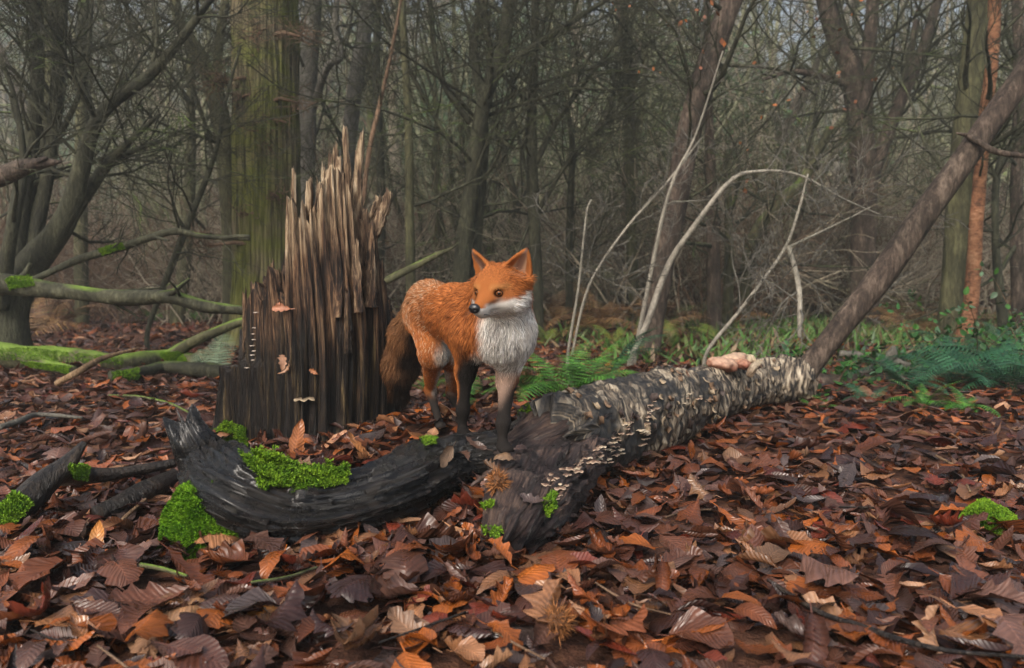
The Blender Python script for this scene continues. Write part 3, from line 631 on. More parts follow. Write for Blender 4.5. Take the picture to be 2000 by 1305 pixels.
# ------------------------------------------------------------------ fox: one continuous body from blended volumes, then fur
HC = P(976, 562, 1.655); yaw, pit, rollh = math.radians(33), math.radians(9), math.radians(0)
hf = A(-math.sin(yaw) * math.cos(pit), -math.cos(yaw) * math.cos(pit), -math.sin(pit))
hl = A(math.cos(yaw), -math.sin(yaw), 0); hu = np.cross(hl, hf); hu = hu if hu[2] > 0 else -hu
HB = np.stack([hl, hf, hu])                                     # rows: fox's left, forward, up
hw_ = lambda a, b, c: HC + hl * a + hf * b + hu * c
def unit(v): return v / np.linalg.norm(v)
FH = unit(A(0.385, -0.923, 0)); FL = A(0.923, 0.385, 0)          # body heading and its left
bones = []                                                      # p0 r0 p1 r1 blend flow length lift tag
def bone(p0, r0, p1, r1, k=.03, flow=None, ln=.02, lift=.25, tag='body'):
    bones.append((np.array(p0), r0, np.array(p1), r1, k, unit(p1 - p0) if flow is None else unit(np.array(flow, float)), ln, lift, tag))
dn = A(0, 0, -1)
hip, mid, ribs, chest = P(847,603,2.13), P(890,612,1.97), P(932,628,1.84), P(980,655,1.735)
bone(ribs, .076, mid, .066, .04, -FH + .35*dn, .024, .22); bone(mid, .066, hip, .066, .04, -FH + .4*dn, .026, .22)
bone(P(838,590,2.17), .058, P(826,620,2.19), .052, .04, -FH*.6 + dn, .026, .22)
bone(chest, .064, ribs, .074, .04, -FH*.4 + dn, .028, .25, 'chest')
bone(P(982,565,1.715), .050, P(984,628,1.735), .060, .04, dn - .1*FH, .032, .30, 'neck')
bone(P(968,580,1.74), .052, P(935,610,1.84), .060, .04, -FH + .5*dn, .03, .25, 'neck')
# hind legs
def leg(name, pts, rs, ln=(.018, .012, .008)):
    for i in range(len(pts) - 1): bone(pts[i], rs[i], pts[i+1], rs[i+1], .022 if i else .035, None, ln[min(i, 2)], .18, name + str(i))
RH = [P(834,618,2.12), P(846,692,2.05), P(840,762,2.18), P(856,818,2.14)]
LH = [P(884,622,2.17), P(886,690,2.10), P(882,768,2.23), P(896,808,2.20)]
leg('rh', RH, [.056, .034, .0125, .0110]); leg('lh', LH, [.052, .032, .0125, .0110])
RF = [P(922,655,1.79), P(909,725,1.82), P(904,800,1.815), P(903,832,1.815)]
LF = [P(1000,670,1.775), P(990,742,1.765), P(983,826,1.70), P(981,858,1.69)]
leg('rf', RF, [.046, .021, .0120, .0110], (.018, .008, .006)); leg('lf', LF, [.046, .021, .0120, .0110], (.018, .008, .006))
TA_ = [P(818,600,2.22), P(798,650,2.31), P(781,712,2.39), P(764,768,2.46), P(752,806,2.49)]
for i, (a, b) in enumerate([(.030, .038), (.038, .042), (.042, .036), (.036, .016)]): bone(TA_[i], a, TA_[i+1], b, .03, None, .050, .42, 'tail')
# head
bone(hw_(0, .028, -.014), .031, hw_(0, .086, -.031), .0135, .018, -hf + .15*dn, .008, .12, 'head')
bone(hw_(0, .015, -.036), .022, hw_(0, .074, -.044), .0085, .014, -hf + .2*dn, .008, .12, 'head')
bone(hw_(0, -.030, -.02), .046, hw_(0, .0, 0), .044, .03, -hf + .2*dn, .018, .2, 'head')
ells = [(hw_(0, -.002, .004), A(.049, .050, .043), HB, .018), (hw_(.030, .006, -.024), A(.030, .036, .027), HB, .018), (hw_(-.030, .006, -.024), A(.030, .036, .027), HB, .018),
        (hw_(.020, .036, .010), A(.018, .014, .011), HB, .012), (hw_(-.020, .036, .010), A(.018, .014, .011), HB, .012)]
def paw(pt, sc_=1.0, d=FH):
    s = np.cross(A(0, 0, 1), d); Bx = np.stack([s, d, A(0, 0, 1)])
    ells.append((pt + d * .012 - A(0, 0, .006), A(.0165, .026, .0125) * sc_, Bx, .012))
    for q in (-.012, -.0042, .0042, .012): ells.append((pt + d * (.030 - abs(q) * .5) * sc_ + s * q * sc_ - A(0, 0, .008), A(.0058, .013, .0085) * sc_, Bx, .003))
for e in (RH, LH, RF, LF): paw(e[-1] - A(0, 0, .010), 1.0 if (e is RF or e is LF) else .9)
EYE = [hw_(.0265, .0405, -.004), hw_(-.0265, .0405, -.004)]
lo = np.min([b[0] for b in bones] + [b[2] for b in bones], 0) - .10; hi = np.max([b[0] for b in bones] + [b[2] for b in bones], 0) + .10
h_ = 0.0036; ax_ = [np.arange(lo[i], hi[i], h_) for i in range(3)]; S = np.full([len(a) for a in ax_], .06, np.float32)
def apply(cmin, cmax, fn, k, sub=False):
    sl_ = tuple(slice(max(0, int((cmin[i] - lo[i]) / h_)), min(len(ax_[i]), int((cmax[i] - lo[i]) / h_) + 2)) for i in range(3))
    X = np.stack(np.meshgrid(*[ax_[i][sl_[i]] for i in range(3)], indexing='ij'), -1); d = fn(X); o = S[sl_]
    if sub: d = -d; hh = np.clip(k - np.abs(d - o), 0, None) / k; S[sl_] = np.maximum(o, d) + hh * hh * k / 4
    else: hh = np.clip(k - np.abs(d - o), 0, None) / k; S[sl_] = np.minimum(o, d) - hh * hh * k / 4
for p0, r0, p1, r1, k, *_ in bones:
    def fn(X, p0=p0, r0=r0, p1=p1, r1=r1):
        e = p1 - p0; t = np.clip(((X - p0) @ e) / (e @ e), 0, 1); return np.linalg.norm(X - p0 - t[..., None] * e, axis=-1) - (r0 + (r1 - r0) * t)
    R_ = max(r0, r1) + .05; apply(np.minimum(p0, p1) - R_, np.maximum(p0, p1) + R_, fn, k)
for c, r, Bx, k in ells:
    def fn(X, c=c, r=r, Bx=Bx):
        q = (X - c) @ Bx.T; a = np.linalg.norm(q / r, axis=-1); b = np.linalg.norm(q / r**2, axis=-1) + 1e-9; return a * (a - 1) / b
    apply(c - r.max() - .04, c + r.max() + .04, fn, k)
EARS = []
for s in (1, -1):
    b0, b1 = hw_(.037 * s, -.010, .022), hw_(.073 * s, -.012, .086); u = unit(b1 - b0); L = np.linalg.norm(b1 - b0)
    fw = unit(hf * .9 + hl * s * .42); fw = unit(fw - u * (fw @ u)); sd2 = np.cross(u, fw); EARS.append((b0, u, fw, sd2, L))
    def efn(X, b0=b0, u=u, fw=fw, sd2=sd2, L=L):
        q = X - b0; z = q @ u / L; x = q @ sd2; y = q @ fw; w_ = .0355 * np.clip(1.03 - np.clip(z, 0, 1) ** 1.5, .02, 1); dd = w_ * .52
        return np.maximum((np.sqrt((x / w_)**2 + (y / dd)**2) - 1) * dd, (z - 1) * L)
    def ehol(X, b0=b0, u=u, fw=fw, sd2=sd2, L=L):
        q = X - b0; z = q @ u / L; x = q @ sd2; y = q @ fw - .010; w_ = .0290 * np.clip(1.0 - np.clip(z, 0, 1) ** 1.6, .02, 1); dd = w_ * .66
        return np.maximum((np.sqrt((x / w_)**2 + (y / dd)**2) - 1) * dd, np.maximum((z - .96) * L, (.16 - z) * L))
    mn, mx = np.minimum(b0, b1) - .045, np.maximum(b0, b1) + .045
    apply(mn, mx, efn, .010); apply(mn, mx, ehol, .003, True)
for e in EYE: apply(e - .03, e + .03, lambda X, e=e: np.linalg.norm(X - e - hf * .006, axis=-1) - .0085, .006, True)
def nets(S):
    ins = S < 0; c = [S[i:S.shape[0]-1+i, j:S.shape[1]-1+j, k:S.shape[2]-1+k] for i in (0, 1) for j in (0, 1) for k in (0, 1)]
    cnt = sum((x < 0).astype(np.int8) for x in c); mk_ = (cnt > 0) & (cnt < 8); idx = np.argwhere(mk_); vals = np.stack([x[mk_] for x in c], 1)
    off = np.array([(i, j, k) for i in (0, 1) for j in (0, 1) for k in (0, 1)], float); acc = np.zeros((len(idx), 3)); num = np.zeros((len(idx), 1))
    for a in range(8):
        for b in range(a + 1, 8):
            if np.abs(off[a] - off[b]).sum() != 1: continue
            x, y = vals[:, a], vals[:, b]; cr = ((x < 0) != (y < 0)); t = np.where(cr, x / (x - y + 1e-12 * (x == y)), 0)
            acc += np.where(cr[:, None], off[a] + t[:, None] * (off[b] - off[a]), 0); num += cr[:, None]
    V = (idx + acc / num) * h_ + lo; ID = np.full(mk_.shape, -1); ID[mk_] = np.arange(len(idx)); Qs = []
    for ax in range(3):
        o1, o2 = [i for i in range(3) if i != ax]
        s0 = [slice(1, -1)] * 3; s0[ax] = slice(0, -1); s1 = list(s0); s1[ax] = slice(1, None)
        a, b = ins[tuple(s0)], ins[tuple(s1)]; e = np.argwhere(a != b); 
        base = e.copy(); base[:, o1] += 1; base[:, o2] += 1
        q = []
        for d1, d2 in ((-1, -1), (0, -1), (0, 0), (-1, 0)):
            c_ = base.copy(); c_[:, o1] += d1; c_[:, o2] += d2; q.append(ID[c_[:, 0], c_[:, 1], c_[:, 2]])
        q = np.stack(q, 1); fl = a[a != b] ^ (ax == 1); q[~fl] = q[~fl][:, ::-1]; Qs.append(q)
    return V, np.concatenate(Qs)
XV, XQ = nets(S)
def bonefield(X):
    """weights-blended flow, length, lift and nearest tag index for points X"""
    D = np.stack([np.linalg.norm(X - b[0] - np.clip(((X - b[0]) @ (b[2]-b[0])) / ((b[2]-b[0]) @ (b[2]-b[0])), 0, 1)[:, None] * (b[2]-b[0]), axis=1) -
                  (b[1] + (b[3]-b[1]) * np.clip(((X - b[0]) @ (b[2]-b[0])) / ((b[2]-b[0]) @ (b[2]-b[0])), 0, 1)) for b in bones], 1)
    W = 1 / (np.clip(D, 0, None) + .006) ** 3; W /= W.sum(1, keepdims=True)
    return W @ np.array([b[5] for b in bones]), W @ np.array([b[6] for b in bones]), W @ np.array([b[7] for b in bones]), D, W
tags = [b[8] for b in bones]
def wsum(W, pre): return W[:, [i for i, t in enumerate(tags) if t.startswith(pre)]].sum(1)
ORN, RUS, GRZ, WHT, BLK = A(.335, .112, .031), A(.22, .065, .021), A(.27, .135, .065), A(.70, .67, .62), A(.012, .010, .009)
def foxcol(X, Nn, W):
    n = len(X); h = (X - HC) @ HB.T; a, b, c = h.T; aa = np.abs(a); ns = fbm(X * 22, 3, 77); nf = vn(X * 160, 78)
    body = (X - hip) @ FH                                           # metres ahead of the hips
    g = ss(.22, -.02, body) * ss(-.06, .05, X[:, 2] - (hip[2] - .02) + .03 * ns)
    C = ORN * (1 - .65 * g[:, None]) + GRZ * (.65 * g[:, None])
    def lay(C, col, f): return C * (1 - f[:, None]) + col * f[:, None]
    C = lay(C, RUS, .6 * ss(.1, .6, ns))
    whead = wsum(W, 'head'); wtail = wsum(W, 'tail')
    # pale chest and throat: faces the front of the animal, below the jaw
    frontness = Nn @ unit(FH * .85 + dn * .35); sidew = (X - chest) @ FL
    bib = ss(.10, .45, frontness + .15 * ns) * ss(HC[2] - .012, HC[2] - .045, X[:, 2] + .012 * ns) * ss(.075, .12, body - .10) * ss(chest[2] - .10, chest[2] - .07, X[:, 2]) * ss(-.068, -.050, sidew + .012 * ns) 
    C = lay(C, WHT * .92, np.clip(bib, 0, 1) * (1 - wtail))
    C = lay(C, A(.33, .30, .28), .45 * bib * ss(.1, .5, vn(X * 60, 5)))
    # head markings
    on = ss(.4, .75, whead)
    lim = -.026 + .010 * ss(.06, .10, b) + .016 * ss(.02, -.01, b) * 1.0 - .30 * np.clip(aa - .030, 0, .02)
    wh = ss(.004, -.004, c - (-.0235 + .18 * (b - .06) * (b > .06) + .35 * np.clip(.045 - b, 0, .05) ) - .002 * ns) * ss(-.035, -.005, b) * ss(.012, .02, aa + ss(-.028, -.04, c))
    C = lay(C, WHT, on * np.clip(wh, 0, 1))
    tear = np.exp(-(((c + .018 - (b - .055) * -.30) / .0045) ** 2)) * ss(.040, .05, b) * ss(.082, .068, b) * ss(.008, .014, aa)
    C = lay(C, A(.03, .018, .012), on * .75 * tear)
    wsk = np.exp(-(((c + .036) / .003) ** 2)) * ss(.035, .05, b) * ss(.075, .06, b); C = lay(C, BLK, on * .6 * wsk)
    for e in EYE: C = lay(C, A(.03, .014, .008), np.exp(-(np.linalg.norm(X - e - hf * .002, axis=1) / .0115) ** 6) * .9)
    brow = np.exp(-(((c - .010) / .006) ** 2)) * ss(.02, .035, b) * ss(.008, .016, aa); C = lay(C, A(.5, .24, .08), on * .5 * brow)
    for (b0, u, fw, sd2, L) in EARS:
        q = X - b0; z = q @ u / L; x = q @ sd2; y = q @ fw; near = ss(1.3, .9, np.abs(x) / .034) * ss(.10, .25, z) * (np.abs(y) < .035) * (z < 1.2)
        inner = near * ss(.0, .35, Nn @ fw) * ss(.021, .015, np.abs(x) / np.clip(1.05 - z, .15, 1)); C = lay(C, A(.40, .26, .17), inner * .85)
        C = lay(C, A(.13, .06, .045), inner * .8 * ss(.012, .004, np.abs(x + .002)))
        back = near * ss(.1, -.3, Nn @ fw) * ss(.15, .5, z); C = lay(C, BLK, back); C = lay(C, A(.06, .03, .02), near * ss(.9, .97, z))
    # legs
    for nm, pts, z0, z1 in (('rf', RF, .40, .30), ('lf', LF, .35, .235), ('rh', RH, .28, .20), ('lh', LH, .27, .20)):
        w_ = ss(.35, .7, wsum(W, nm)); f = w_ * ss(z0, z1, X[:, 2] + .02 * ns)
        inner = Nn @ (FL if nm[0] == 'r' else -FL); fr = Nn @ FH
        if nm[1] == 'h':
            C = lay(C, WHT * .8, w_ * ss(.45, .8, inner * .85 + fr * .35) * ss(.20, .24, X[:, 2]) * .9)
            C = lay(C, WHT * .7, w_ * ss(.5, .85, fr * .8 + inner * .5) * ss(.165, .19, X[:, 2]) * ss(.36, .30, X[:, 2]) * .8)
            C = lay(C, BLK * 2, w_ * ss(.205, .165, X[:, 2] + .01 * ns))
        elif nm == 'rf': C = lay(C, BLK, f * ss(-.55, .1, inner * .6 + fr + .2 * ns)); C = lay(C, BLK, w_ * ss(.25, .21, X[:, 2]))
        else:
            C = lay(C, A(.26, .22, .19), w_ * ss(.38, .30, X[:, 2]) * ss(-.1, .3, -inner * -.6 + fr * .4) * .7)
            C = lay(C, BLK * 1.5, w_ * ss(.30, .235, X[:, 2] + .02 * ns + .03 * inner))
    # tail
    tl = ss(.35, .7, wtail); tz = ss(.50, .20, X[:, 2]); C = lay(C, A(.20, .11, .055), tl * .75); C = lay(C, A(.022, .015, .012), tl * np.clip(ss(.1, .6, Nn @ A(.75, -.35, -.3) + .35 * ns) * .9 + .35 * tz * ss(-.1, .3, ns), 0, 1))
    return np.clip(C, .004, 1)
fox = thing('fox', (float(hip[0] + .1), float(hip[1] - .2), .1), 'red fox standing with forepaws on the fallen log, head turned', 'fox')
Xl = XV; _, _, _, _, W0 = bonefield(XV)
me0 = meshdata('tmp', XV, [XQ], None); NV = np.empty(len(XV) * 3, np.float32); me0.vertices.foreach_get('normal', NV); NV = NV.reshape(-1, 3).astype(float)
CV = foxcol(XV, NV, W0); m = N('fox_skin'); m.out(m.attr('Col'), 0.85, 0.1)
mk('body', XV, [XQ], m.m, fox, {'Col': np.concatenate([CV * .75, np.ones((len(CV), 1))], 1)})
# eyes and nose
def ball(c, r, Bx, nu=28, nv=18, fn=None):
    u = np.linspace(0, 2*np.pi, nu, endpoint=False); v = np.linspace(0, np.pi, nv); U_, V_ = np.meshgrid(u, v, indexing='ij')
    d = np.stack([np.cos(U_)*np.sin(V_), np.cos(V_), np.sin(U_)*np.sin(V_)], -1)     # pole along forward
    k = np.ones(U_.shape) if fn is None else fn(d); X = (d * k[..., None] * r) @ Bx + c; i = np.arange(nu)[:, None]; j = np.arange(nv - 1)[None]; i2 = (i+1) % nu
    return X.reshape(-1, 3), np.stack([i*nv + j, i2*nv + j, i2*nv + j + 1, i*nv + j + 1], -1).reshape(-1, 4), np.repeat(v[None], nu, 0).ravel()
m = N('fox_eye'); m.out(m.attr('Col'), 0.05, 0.2); M['eye'] = m.m
m = N('fox_nose'); m.bump(m.noise(m.obj(), 900, 2), .3, .001); M['nose'] = m.out((.008, .008, .009), .28, .6)
for i, e in enumerate(EYE):
    s = 1 if i == 0 else -1; gaze = unit(hf * .86 + hl * s * .42 - hu * .02); l2 = unit(np.cross(gaze, A(0, 0, 1))); Bx = np.stack([l2, gaze, np.cross(l2, gaze)])
    V_, Q_, v = ball(e + hf * .0008, A(.0090, .0088, .0072), Bx, 32, 26)
    C = np.where((v < .40)[:, None], A(.004, .003, .003), np.where((v < .80)[:, None], A(.13, .042, .008), np.where((v < .92)[:, None], A(.03, .012, .006), A(.02, .012, .01))))
    mk('eye', V_, [Q_], M['eye'], fox, {'Col': np.concatenate([C, np.ones((len(C), 1))], 1)})
V_, Q_, v = ball(hw_(0, .0985, -.0275), A(.0125, .0095, .0098), HB, 28, 18, lambda d: 1 + .18 * (d[..., 2] > 0) * d[..., 2] - .22 * np.exp(-((np.abs(d[..., 0]) - .55)**2 + (d[..., 2] + .1)**2) / .03) * (d[..., 1] > 0))
mk('nose', V_, [Q_], M['nose'], fox)
p = np.array([hw_(t, .083 - 22 * t * t, -.0415 - 8 * t * t) for t in np.linspace(-.02, .02, 15)]); V_, Q_, T_ = tube(p, .0016 * np.cos(np.linspace(-1.4, 1.4, 15)) + .0005, 6)
mk('mouth', V_, [Q_, T_], M['nose'], fox)
# fur
tri = np.concatenate([XQ[:, :3], XQ[:, [0, 2, 3]]]); a_, b_, c_ = XV[tri[:, 0]], XV[tri[:, 1]], XV[tri[:, 2]]
ar = np.linalg.norm(np.cross(b_ - a_, c_ - a_), axis=1); ctr = (a_ + b_ + c_) / 3
dens = 1.0 + 1.2 * ss(.14, .09, np.linalg.norm(ctr - HC, axis=1)); pr = ar * dens; pr /= pr.sum()
NH = 130000; k = rng.choice(len(tri), NH, p=pr); u = rng.uniform(0, 1, (NH, 1)); v = rng.uniform(0, 1, (NH, 1)); sw = (u + v > 1); u = np.where(sw, 1 - u, u); v = np.where(sw, 1 - v, v)
X = a_[k] + u * (b_ - a_)[k] + v * (c_ - a_)[k]; Nn = NV[tri[k, 0]] * (1 - u - v) + NV[tri[k, 1]] * u + NV[tri[k, 2]] * v; Nn /= np.linalg.norm(Nn, axis=1, keepdims=True) + 1e-9
fl, ln, lift, D, W = bonefield(X); hcrd = (X - HC) @ HB.T; hd = wsum(W, 'head')
keep = np.ones(NH, bool)
for e in EYE: keep &= np.linalg.norm(X - e - hf * .004, axis=1) > .0095
keep &= np.linalg.norm(X - hw_(0, .0985, -.0275), axis=1) > .0125
zear = np.max([np.where((np.abs((X - b0) @ sd2) < .034) & (np.abs((X - b0) @ fw) < .04), (X - b0) @ u_ / L, 0) for (b0, u_, fw, sd2, L) in EARS], 0); isear = (zear > .22) & (zear < 1.15)
face = ss(.0, .05, hcrd[:, 1]) * ss(.5, .8, hd); ln = ln * (1 - .50 * face)
cheek = np.exp(-(((np.abs(hcrd[:, 0]) - .05) / .018)**2 + ((hcrd[:, 2] + .03) / .022)**2)) * (hcrd[:, 1] < .03); ln = ln + .016 * cheek
ln = np.where(isear, .0045, ln)
pawm = X[:, 2] < np.where(X[:, 1] > 1.95, .155, .185); pawm &= wsum(W, 'r') + wsum(W, 'l') > .5; ln = np.where(pawm, .0045, ln)
fl = np.where(isear[:, None], (A(*EARS[0][1]) + A(*EARS[1][1]))[None] * .5, fl)
fl = fl + cheek[:, None] * (np.sign(hcrd[:, :1]) * hl * .6 + dn * .4 - hf * .4)
cl = np.stack([vn(X * 75, 91), vn(X * 75, 92), vn(X * 75, 93)], -1)
fl = fl + .38 * cl + rng.normal(0, .13, (NH, 3)); t = fl - Nn * (fl * Nn).sum(1, keepdims=True); t /= np.linalg.norm(t, axis=1, keepdims=True) + 1e-9
lift = np.clip(lift + rng.normal(0, .06, NH), .06, .6)[:, None]; ln = (ln * rng.uniform(.55, 1.2, NH))[:, None]
d0 = t * (1 - lift) + Nn * lift * 1.3; C = foxcol(X, Nn, W); g = rng.uniform(0, 1, NH)
C = C * np.where(g < .2, .45, np.where(g > .82, 1.5, 1.0))[:, None] * rng.uniform(.8, 1.2, (NH, 1))
bodyz = ss(.26, .05, (X - hip) @ FH) * ss(.2, .3, X[:, 2]) * (wsum(W, 'tail') < .4); pale = (rng.uniform(0, 1, NH) < .12 * bodyz); C[pale] = A(.50, .36, .24)
pts = []; s_ = np.linspace(0, 1, 5)
for s in s_: pts.append(X - Nn * .001 + ln * s * (d0 * (1 - .45 * s) + (t * .8 + dn * .12) * .45 * s))
pts = np.stack(pts, 1)[keep]; C = np.clip(C[keep], .003, .9); nh = len(pts)
rad = np.tile(A(1, .95, .8, .55, .12), (nh, 1)) * (.00040 + .00030 * ss(.008, .03, ln[keep]))
# whiskers
wp = []
for i in range(16):
    s = 1 if i % 2 else -1; p0 = hw_(s * .013, .070 - .003 * (i // 4), -.034 - .002 * (i % 4)); dr = unit(hl * s * .9 - hf * rng.uniform(.1, .6) + hu * rng.uniform(-.45, .15)); L = rng.uniform(.035, .06)
    wp.append([p0 + dr * L * q - A(0, 0, .010) * q * q for q in s_])
pts = np.concatenate([pts, wp]); C = np.concatenate([C, np.tile(A(.10, .09, .08), (16, 1))]); rad = np.concatenate([rad, np.tile(A(.0004, .0003, .00025, .0002, .0001), (16, 1))])
hc = bpy.data.hair_curves.new('fur'); hc.add_curves([5] * len(pts)); hc.attributes['position'].data.foreach_set('vector', (pts.reshape(-1, 3) - worg(fox)).astype(np.float32).ravel())
at = hc.attributes.get('radius') or hc.attributes.new('radius', 'FLOAT', 'POINT'); at.data.foreach_set('value', rad.astype(np.float32).ravel())
at = hc.attributes.new('Col', 'FLOAT_COLOR', 'CURVE'); at.data.foreach_set('color', np.concatenate([C, np.ones((len(C), 1))], 1).astype(np.float32).ravel())
m = N('fox_fur'); m.out(m.attr('Col'), 0.6, 0.15); hc.materials.append(m.m)
fur = bpy.data.objects.new('fur', hc); link(fur, fox)

# ------------------------------------------------------------------ trees
def wander(p, d, L, r0, r1, n, wob, up, r):
    pts = [np.array(p, float)]; d = unit(np.array(d, float)); st = L / n
    for i in range(n):
        d = unit(d + r.normal(0, wob, 3) + A(0, 0, up)); pts.append(pts[-1] + d * st)
    return np.array(pts), np.linspace(r0, r1, n + 1), d
LEAFQ = []
def grow(B, p, d, L, r, lvl, g, spec, LB=None):
    """recursive bare branch: spec = list per level of (children, length ratio, spread, wobble, up)"""
    ch, lr, spread, wob, up = spec[min(lvl, len(spec) - 1)]
    n = 2 if lvl >= 3 else max(3, int(5 - lvl) + (3 if lvl == 0 else 1)); pts, rad, _ = wander(p, d, L, r, max(r * .22, .0016), n, wob, up, g)
    V, Q, _t = tube(pts, rad, 6 if lvl == 0 else (4 if lvl == 1 else 3), False); B.add(V, Q)
    if lvl >= len(spec): 
        if LB is not None and g.uniform() < .5: LB.append(pts[-1])
        return
    for i in range(ch):
        t = g.uniform(.22, 1.0); k = min(int(t * n), n - 1); q = pts[k] + (pts[k+1] - pts[k]) * (t * n - k); dd = unit(pts[k+1] - pts[k])
        s = g.normal(size=3); s = unit(s - dd * (s @ dd)); grow(B, q, dd + s * spread * g.uniform(.6, 1.3), L * lr * (1.15 - .5 * t) * g.uniform(.6, 1.2), max(rad[k] * .5, .0016), lvl + 1, g, spec, LB)
def hang(LB, g, size, cols):
    B = MB(); P_ = np.array(LB); n = len(P_)
    if not n: return B
    a = unit_rows(g.normal(size=(n, 3)) + A(0, 0, -1.2)); b = unit_rows(np.cross(a, g.normal(size=(n, 3)))); s = size * g.uniform(.6, 1.3, (n, 1))
    V = np.stack([P_, P_ + (a * .5 + b * .33) * s, P_ + a * s, P_ + (a * .5 - b * .33) * s], 1).reshape(-1, 3)
    C = np.array(cols)[g.integers(0, len(cols), n)] * g.uniform(.7, 1.3, (n, 1)); B.add(V, (np.arange(n)[:, None] * 4 + np.arange(4)), C=np.repeat(C, 4, 0)); return B
def unit_rows(v): return v / (np.linalg.norm(v, axis=1, keepdims=True) + 1e-9)
def hero(name, label, cat, rows, mat, seed, sides=14, nbr=14, spec=None, blen=1.2, crownmat=None, start=.25, group=None, stems=(), leaves=0, extra=None, rough=.06, upb=.35, foot=1.0):
    """rows: (photo px, py, distance, width px) along the stem"""
    g = np.random.default_rng(seed); pr = [list(P(a, b, Y)) + [w / 2 * Y / F] for a, b, Y, w in rows]
    base = np.array(pr[0][:3]); base[2] = float(gz(base[0], base[1])) - .03; 
    if foot and pr[0][2] > base[2] + .02 : pr = [[*base, pr[0][3] * 1.15]] + pr
    t = thing(name, (base[0], base[1], base[2]), label, cat, group); n = max(24, len(pr) * 8)
    def stem(pr, key, n, sides):
        c = spline(pr, n); 
        if sides > 20:
            fr = lambda U, An, R: R * (.045 * (1 - 2*np.abs(vn(np.stack([np.cos(An)*13, np.sin(An)*13, U*1.6], -1), seed))) + .03 * vn(np.stack([np.cos(An)*26, np.sin(An)*26, U*5], -1), seed+1) + rough * vn(np.stack([np.cos(An)*2, np.sin(An)*2, U*1.3], -1), seed+2) + .25 * np.exp(-U / .25) * foot)
        else: fr = lambda U, An, R: R * (rough * 2 * fbm(np.stack([np.cos(An)*1.5, np.sin(An)*1.5, U*3], -1), 3, seed) + .06 * vn(np.stack([np.cos(An)*5, np.sin(An)*5, U*9], -1), seed+1))
        V, Q, T, U = relief(c[:, :3], np.maximum(c[:, 3], .002), sides, fr); mk(key, V, [Q, T], mat, t, {'luv': U}); return c
    cs = [stem(pr, 'trunk', n if sides <= 20 else 260, sides)]
    for st in stems: cs.append(stem([list(P(a, b, Y)) + [w / 2 * Y / F] for a, b, Y, w in st], 'limb', max(14, len(st) * 7), max(8, min(sides, 12))))
    B = MB(); LB = [] if leaves else None; spec = spec or [(6, .6, .8, .16, .03), (5, .55, .9, .2, .02), (3, .6, .9, .22, 0)]
    for c in cs:
        for i in range(nbr):
            k = int((start + (1 - start) * g.uniform()) * (len(c) - 2)); q = c[k, :3]; dd = unit(c[k+1, :3] - q); s = g.normal(size=3) + A(0, -.1, upb); s = unit(s - dd * (s @ dd) * .4)
            grow(B, q, s + dd * .5, blen * g.uniform(.5, 1.2), min(c[k, 3] * .5, .022) * g.uniform(.35, 1.0), 0, g, spec, LB)
    if nbr: B.build('crown', crownmat or M['twig'], t)
    if leaves and LB: hang([LB[i] for i in g.permutation(len(LB))[:leaves]], g, .036, [(.30, .10, .03), (.22, .08, .03), (.16, .06, .03)]).build('dead_leaves', M['vcol'], t)
    return t
S2 = [(5, .6, .8, .14, .03), (4, .6, .9, .18, .02)]
S3 = [(6, .6, .8, .15, .03), (4, .6, .9, .18, .02), (2, .6, .9, .2, 0)]
# oak
def oakmat():
    m = N('oak_bark_with_algae'); uv = m.attr('luv', 1); sx = m.n('SeparateXYZ'); m.l(uv, sx.inputs[0]); u, a, r = sx.outputs; pos = m.n('NewGeometry').outputs['Position']
    cx = m.n('CombineXYZ'); m.l(u, cx.inputs[0]); m.l(m.math('COSINE', a), cx.inputs[1]); m.l(m.math('SINE', a), cx.inputs[2])
    fis = m.noise(m.scaled(cx.outputs[0], (2.6, 13, 13)), 1.0, 5, 0.65, 0.5); pat = m.noise(pos, 3.0, 4, 0.6)
    br = m.ramp(fis, [(.34, (.03, .022, .014)), (.47, (.09, .073, .043)), (.60, (.20, .168, .10))]); gr = m.ramp(fis, [(.34, (.025, .027, .006)), (.47, (.078, .085, .017)), (.60, (.155, .163, .042))])
    f = m.math('MULTIPLY', m.math('SUBTRACT', m.math('SUBTRACT', pat, m.math('MULTIPLY', m.math('COSINE', m.math('ADD', a, -1.2)), .0)), .40), 6.0); f.node.use_clamp = True
    m.bump(fis, 1.0, .03); return m.out(m.mix(f, br, gr), .8, .2)
M['oak'] = oakmat()
oak = hero('oak_tree', 'thick upright oak trunk with furrowed green-brown bark behind the stump', 'tree', [(524,668,5.7,150),(524,600,5.7,128),(522,420,5.7,120),(520,200,5.7,118),(518,0,5.7,116),(517,-500,5.7,110),(516,-1200,5.7,100)], M['oak'], 11, 160, 4, S2, 1.0, start=.75, foot=.6)
g = np.random.default_rng(3)
for (px, py, n, L) in [(500,72,26,.20),(590,72,26,.2),(430,160,34,.24),(470,190,12,.2),(520,280,14,.16),(500,250,10,.2),(545,385,22,.12),(580,200,16,.18),(400,480,20,.2),(480,420,10,.12),(560,240,8,.2)]:
    B = MB(); c = P(px, py, 5.48)
    tr = P(522, py, 5.55)
    V, Q, _t = tube([tr, (tr + c) / 2 + A(0, -.03, .02), c], [.02, .014, .008], 6, False); B.add(V, Q)
    for i in range(n): grow(B, c + g.normal(0, .03, 3), g.normal(size=3) + A(0, -.3, .1), L * g.uniform(.4, 1.1), .004, 1, g, [(3, .5, .9, .25, 0), (3, .5, .9, .25, 0)])
    B.build('twig_burr', M['rust'], oak)
def hs(n, label, cat='tree', **k): return label
